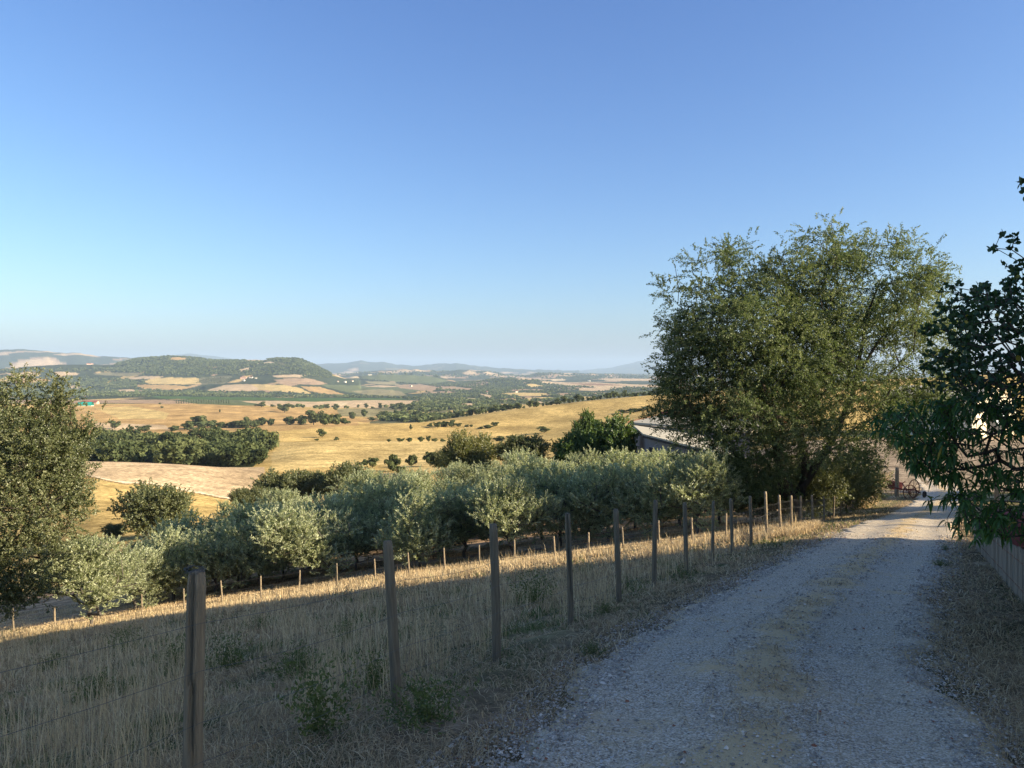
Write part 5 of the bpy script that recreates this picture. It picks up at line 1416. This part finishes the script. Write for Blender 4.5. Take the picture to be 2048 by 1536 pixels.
# the house whose shadow lies over the track
def build_house():
    x0, x1, y0, y1 = 14.8, 25.0, -7.0, 14.7; zt = 6.2; zb = hz(15, 5) - 4
    root = empty('farmhouse', ((x0 + x1) / 2, (y0 + y1) / 2, 0)); cx, cy = root.location.x, root.location.y
    tag(root, 'long two-storey cream farmhouse on the right of the track', 'house')
    mb = MB(); mb.box(x0 - cx, x1 - cx, y0 - cy, y1 - cy, zb, zt); mb.build('wall', M_WALLC, root)
    mb = MB(); ov = .5; mid = 0; X0, X1, Y0, Y1 = x0 - cx - ov, x1 - cx + ov, y0 - cy - .3, y1 - cy + .25
    for xa, xb in ((X0, 0), (X1, 0)): mb.hexa([(xa, Y0, zt - .1), (xb, Y0, zt + 1.6), (xb, Y1, zt + 1.6), (xa, Y1, zt - .1), (xa, Y0, zt + .1), (xb, Y0, zt + 1.8), (xb, Y1, zt + 1.8), (xa, Y1, zt + .1)])
    for y in (y0 - cy, y1 - cy): mb.add([(x0 - cx, y, zt), (x1 - cx, y, zt), (0, y, zt + 1.6)], [], [(0, 1, 2)])
    mb.build('roof', M_ROOFR, root)
    for k in range(5):
        for z in (-.2, 3.2):
            w = MB(); yy = y0 - cy + 3 + k * 4.8; w.box(x0 - cx - .03, x0 - cx + .05, yy - .5, yy + .5, z, z + 1.4); w.build('window', M_DARK, root)
    w = MB(); w.box(x0 - cx - .03, x0 - cx + .05, -.6, .6, -3.6, -1.5); w.build('door', M_WOODB, root)
build_house()

# ------------------------------------------------------------------ fruit trees on the right
def long_leaves(P, D, ln, wd, curl, r):
    """curved drooping leaves of 4 cross rows"""
    n = len(P); side = unit(np.cross(D, np.array([0, 0, 1.0]) + r.normal(0, .25, (n, 3))))
    ts = [0, .3, .62, 1.0]; ws = [.25, 1.0, .8, 0.04]
    V = np.empty((n, 4, 2, 3)); pos = P.copy(); d = D.copy(); last = 0
    for i, t in enumerate(ts):
        if i: pos = pos + d * ((t - last) * ln)[:, None]; d = unit(d + np.array([0, 0, -1.0]) * (curl * .55)[:, None]); last = t
        nn = np.cross(d, side)
        V[:, i, 0] = pos + side * (wd * .5 * ws[i])[:, None] + nn * (wd * .12)[:, None] * (ws[i]); V[:, i, 1] = pos - side * (wd * .5 * ws[i])[:, None] + nn * (wd * .12)[:, None] * ws[i]
    b = (np.arange(n) * 8)[:, None]
    q = np.concatenate([b + np.array([[0, 1, 3, 2]]), b + np.array([[2, 3, 5, 4]]), b + np.array([[4, 5, 7, 6]])], 0)
    return V.reshape(-1, 3), q
def round_leaves(P, D, ln, wd, r):
    n = len(P); s = unit(np.cross(D, rdir(n, r))); nn = np.cross(D, s)
    pts = [(0, 0, 0), (.3, .46, .06), (.68, .40, .06), (1.0, 0, -.05), (.68, -.40, .06), (.3, -.46, .06)]
    V = np.stack([P + D * (ln * a)[:, None] + s * (wd * b_)[:, None] + nn * (wd * c)[:, None] for a, b_, c in pts], 1)
    b = (np.arange(n) * 6)[:, None]
    q = np.concatenate([b + np.array([[0, 1, 2, 3]]), b + np.array([[0, 3, 4, 5]])], 0)
    return V.reshape(-1, 3), q
def sample_poly3(poly, n, d0, d1, r):
    P = np.array(poly, float); out = []
    while len(out) < n:
        px = r.uniform(P[:, 0].min(), P[:, 0].max(), n); py = r.uniform(P[:, 1].min(), P[:, 1].max(), n); m = inpoly(px, py, poly)
        d = r.uniform(d0, d1, n)
        for a, b_, c, k in zip(px, py, d, m):
            if k: out.append(pw(a, b_, c))
    return np.array([tuple(v) for v in out[:n]])
def fruit_tree(name, label, polys, tx, leafm, kind, seed):
    r = np.random.default_rng(seed)
    base = Vector((tx[0], tx[1], hz(tx[0], tx[1])))
    A = np.vstack([sample_poly3(p, n, d0, d1, r) for p, n, d0, d1 in polys])
    trunk = [tuple(base + Vector((0, 0, -.2))), tuple(base + Vector((-.05, 0, .5))), tuple(base + Vector((-.05, .05, 1.1))), tuple(base + Vector((-.15, 0, 1.7)))]
    NA, par, rad = skeleton(trunk, A, .14, .10, r, .0030, 2.2, up=-.06 if kind == 'peach' else 0)
    V, Q = skel_mesh(NA, par, rad, 0, 6)
    root = empty(name, base)
    o = link('branches', mesh_np(name + '_branches', V - np.array(base), Q, None, True), M_BARK, root)
    # leaves along the thin outer branches
    idx = np.nonzero((rad < .0075) & (par >= 0))[0]
    Pn = NA[idx]; Dn = unit(NA[idx] - NA[par[idx]])
    Vs, Qs, As = [], [], []; b = 0
    per = 9 if kind == 'peach' else 10
    for k in range(per):
        keep = r.random(len(idx)) < .85
        P = Pn[keep] + r.normal(0, .012, (keep.sum(), 3)); n = len(P)
        if kind == 'peach':
            D = unit(Dn[keep] * .35 + rdir(n, r) * .75 + np.array([0, 0, -.15]))
            v, q = long_leaves(P, D, r.uniform(.085, .145, n), r.uniform(.018, .028, n), r.uniform(.7, 1.7, n), r); m = 8
        else:
            D = unit(Dn[keep] * .35 + rdir(n, r) * .9 + np.array([0, 0, -.05]))
            v, q = round_leaves(P, D, r.uniform(.034, .056, n), r.uniform(.026, .044, n), r); m = 6
        a = r.random(n) * .5 + .05; 
        a[r.random(n) < .012] = 1.5
        Vs.append(v); Qs.append(q + b); b += len(v); As.append(np.repeat(a, m))
    link('crown', mesh_np(name + '_crown', np.vstack(Vs) - np.array(base), np.vstack(Qs), None, False, attrs={'rnd': np.concatenate(As)}), leafm, root)
    tag(root, label, 'tree')
fruit_tree('peach_tree', 'dark peach tree with long drooping leaves hanging over the track', [
    ([(1900, 780), (1960, 770), (2300, 700), (2450, 1000), (2250, 1130), (2080, 1080), (1980, 1075), (1930, 1050), (1915, 1000), (1900, 960), (1880, 900)], 1100, 6.2, 8.6),
    ([(1720, 840), (1790, 815), (1900, 790), (1920, 900), (1850, 900), (1780, 880)], 130, 6.4, 7.8),
    ([(1790, 895), (1900, 880), (1915, 965), (1840, 950)], 75, 6.5, 7.6),
    ([(1850, 1000), (1905, 970), (1930, 1040), (1960, 1075), (1925, 1080)], 14, 6.6, 7.4)], (6.2, 8.2), M_PEACH, 'peach', 51)
fruit_tree('apricot_tree', 'dark apricot tree with small round leaves against the sky', [
    ([(1915, 600), (1985, 560), (2300, 400), (2500, 600), (2400, 850), (2040, 860), (1960, 820), (1915, 760), (1905, 680)], 1500, 5.6, 7.8),
    ([(1955, 505), (1995, 455), (2015, 450), (2060, 530), (2050, 570), (1990, 540)], 9, 5.8, 6.8),
    ([(1862, 590), (1900, 560), (1960, 580), (1960, 700), (1880, 660)], 36, 6, 7.2),
    ([(2034, 352), (2080, 330), (2300, 330), (2350, 480), (2120, 470), (2040, 400)], 60, 5.8, 6.6),
    ([(1840, 640), (1930, 670), (1950, 790), (1850, 780)], 70, 6, 7.4)], (7.2, 6.4), M_PLUM, 'apricot', 52)

# trees of the garden beyond the wall, which shade the track
for i, (x, y, k, lab) in enumerate([(29, 25.6, 1.35, 'leafy garden tree behind the farmhouse gable'), (37, 33.2, 1.4, 'tall garden tree farther down beside the yard lane'), (50, 47.2, 1.4, 'garden tree standing last in the row by the yard lane')]):
    o = copy_tree(wal); o.name = 'garden_tree'; o.location = (x, y, hz(x, y)); o.scale = (k, k, k * 1.3); tag(o, lab, 'tree')

# ------------------------------------------------------------------ weeds on the slope
def make_weed(seed, R, Hh, leafm, n=60, nl=18, ln=.035):
    r = np.random.default_rng(seed)
    B = np.zeros((n, 3)); a = r.uniform(0, 6.28, n); q = r.random(n)
    B[:, 0] = np.cos(a) * q * R * .35; B[:, 1] = np.sin(a) * q * R * .35
    D = unit(np.stack([np.cos(a) * q * R, np.sin(a) * q * R, np.full(n, Hh)], 1) + r.normal(0, .1 * Hh, (n, 3)))
    V, Q, at_ = sprays(B, D, r.uniform(.6, 1.1, n) * math.hypot(R * .5, Hh), nl, ln, ln * .42, 1.0, .1, r)
    me = mesh_np('weed', V, Q, None, False, attrs={'rnd': at_}); me.materials.append(leafm); return me
M_WEED = leafmat('weed_foliage', [(.065, .085, .03), (.11, .14, .045), (.18, .215, .075)], .3, gloss=.02)
M_WEEDP = leafmat('grey_weed_foliage', [(.10, .10, .06), (.17, .165, .10), (.26, .24, .15)], .3)
WD = [make_weed(70, .35, .5, M_WEED), make_weed(71, .28, .42, M_WEED, 46), make_weed(72, .22, .6, M_WEEDP, 26, 14), make_weed(73, .4, .32, M_WEED, 70)]
wl = [(745, 1372, 1, 'bushy green weed left of the second fence post'), (1072, 1200, 0, 'rounded green weed between the third and fourth posts'), (690, 1195, 2, 'tall pale thistle just below the sunlit strip'), (600, 1345, 3, 'low green weed patch among dry stalks'), (455, 1330, 0, 'green weed right of the nearest post'),
      (350, 1330, 1, 'green weed left of the nearest post'), (200, 1390, 3, 'wide low weed in the lower left grass'), (880, 1300, 2, 'brown-green stalks between second and third posts'), (520, 1250, 3, 'dull green shrublet right of the nearest post top'), (1215, 1215, 3, 'low green tuft at the foot of the fifth post'),
      (1180, 1300, 3, 'green patch on the verge beside the gravel'), (250, 1290, 0, 'dull green weed in the shaded slope at left'), (1380, 1140, 2, 'dark dry stalk leaning at the seventh post'), (640, 1460, 1, 'green weed at the bottom among straw'), (800, 1190, 2, 'thin thistle standing left of the third post'), (1090, 1165, 2, 'thin thistle behind the green weed'),
      (100, 1330, 3, 'low green shrublet at far left'), (1890, 1090, 1, 'green grass tuft where the track meets the verge'), (1880, 1120, 3, 'low dark green tuft beside the right wheel rut'), (860, 1440, 3, 'small green plant at the verge below the second post'), (690, 1280, 1, 'green weed half way up the shaded slope')]
for px, py, k, lab in wl:
    d = dist_for(px, py + 12, 3.2, 28); o = link('weed_plant', WD[k], None, None, at(px, d), rr.uniform(0, 6.28)); s = rr.uniform(.85, 1.3); o.scale = (s, s, s)
    if px > 1170: o.scale = (.5, .5, .4)
    tag(o, lab, 'weed', 'weeds on the slope and verges')

# ------------------------------------------------------------------ haze
def build_haze():
    top = 460.0; bot = -330.0
    mb = MB(); mb.box(-36000, 36000, -36000, 36000, bot, top)
    o = mb.build('haze', None)
    m = bpy.data.materials.new('haze_air'); t = nodes(m); out = t.nodes.new('ShaderNodeOutputMaterial'); v = t.nodes.new('ShaderNodeVolumePrincipled')
    v.inputs['Color'].default_value = (.54, .72, .92, 1); v.inputs['Density'].default_value = HAZE; v.inputs['Anisotropy'].default_value = 0
    t.links.new(v.outputs[0], out.inputs['Volume']); o.data.materials.append(m)
    tag(o, 'thin blue haze lying over the valley', 'haze', kind='stuff')
HAZE = 5.6e-5
build_haze()
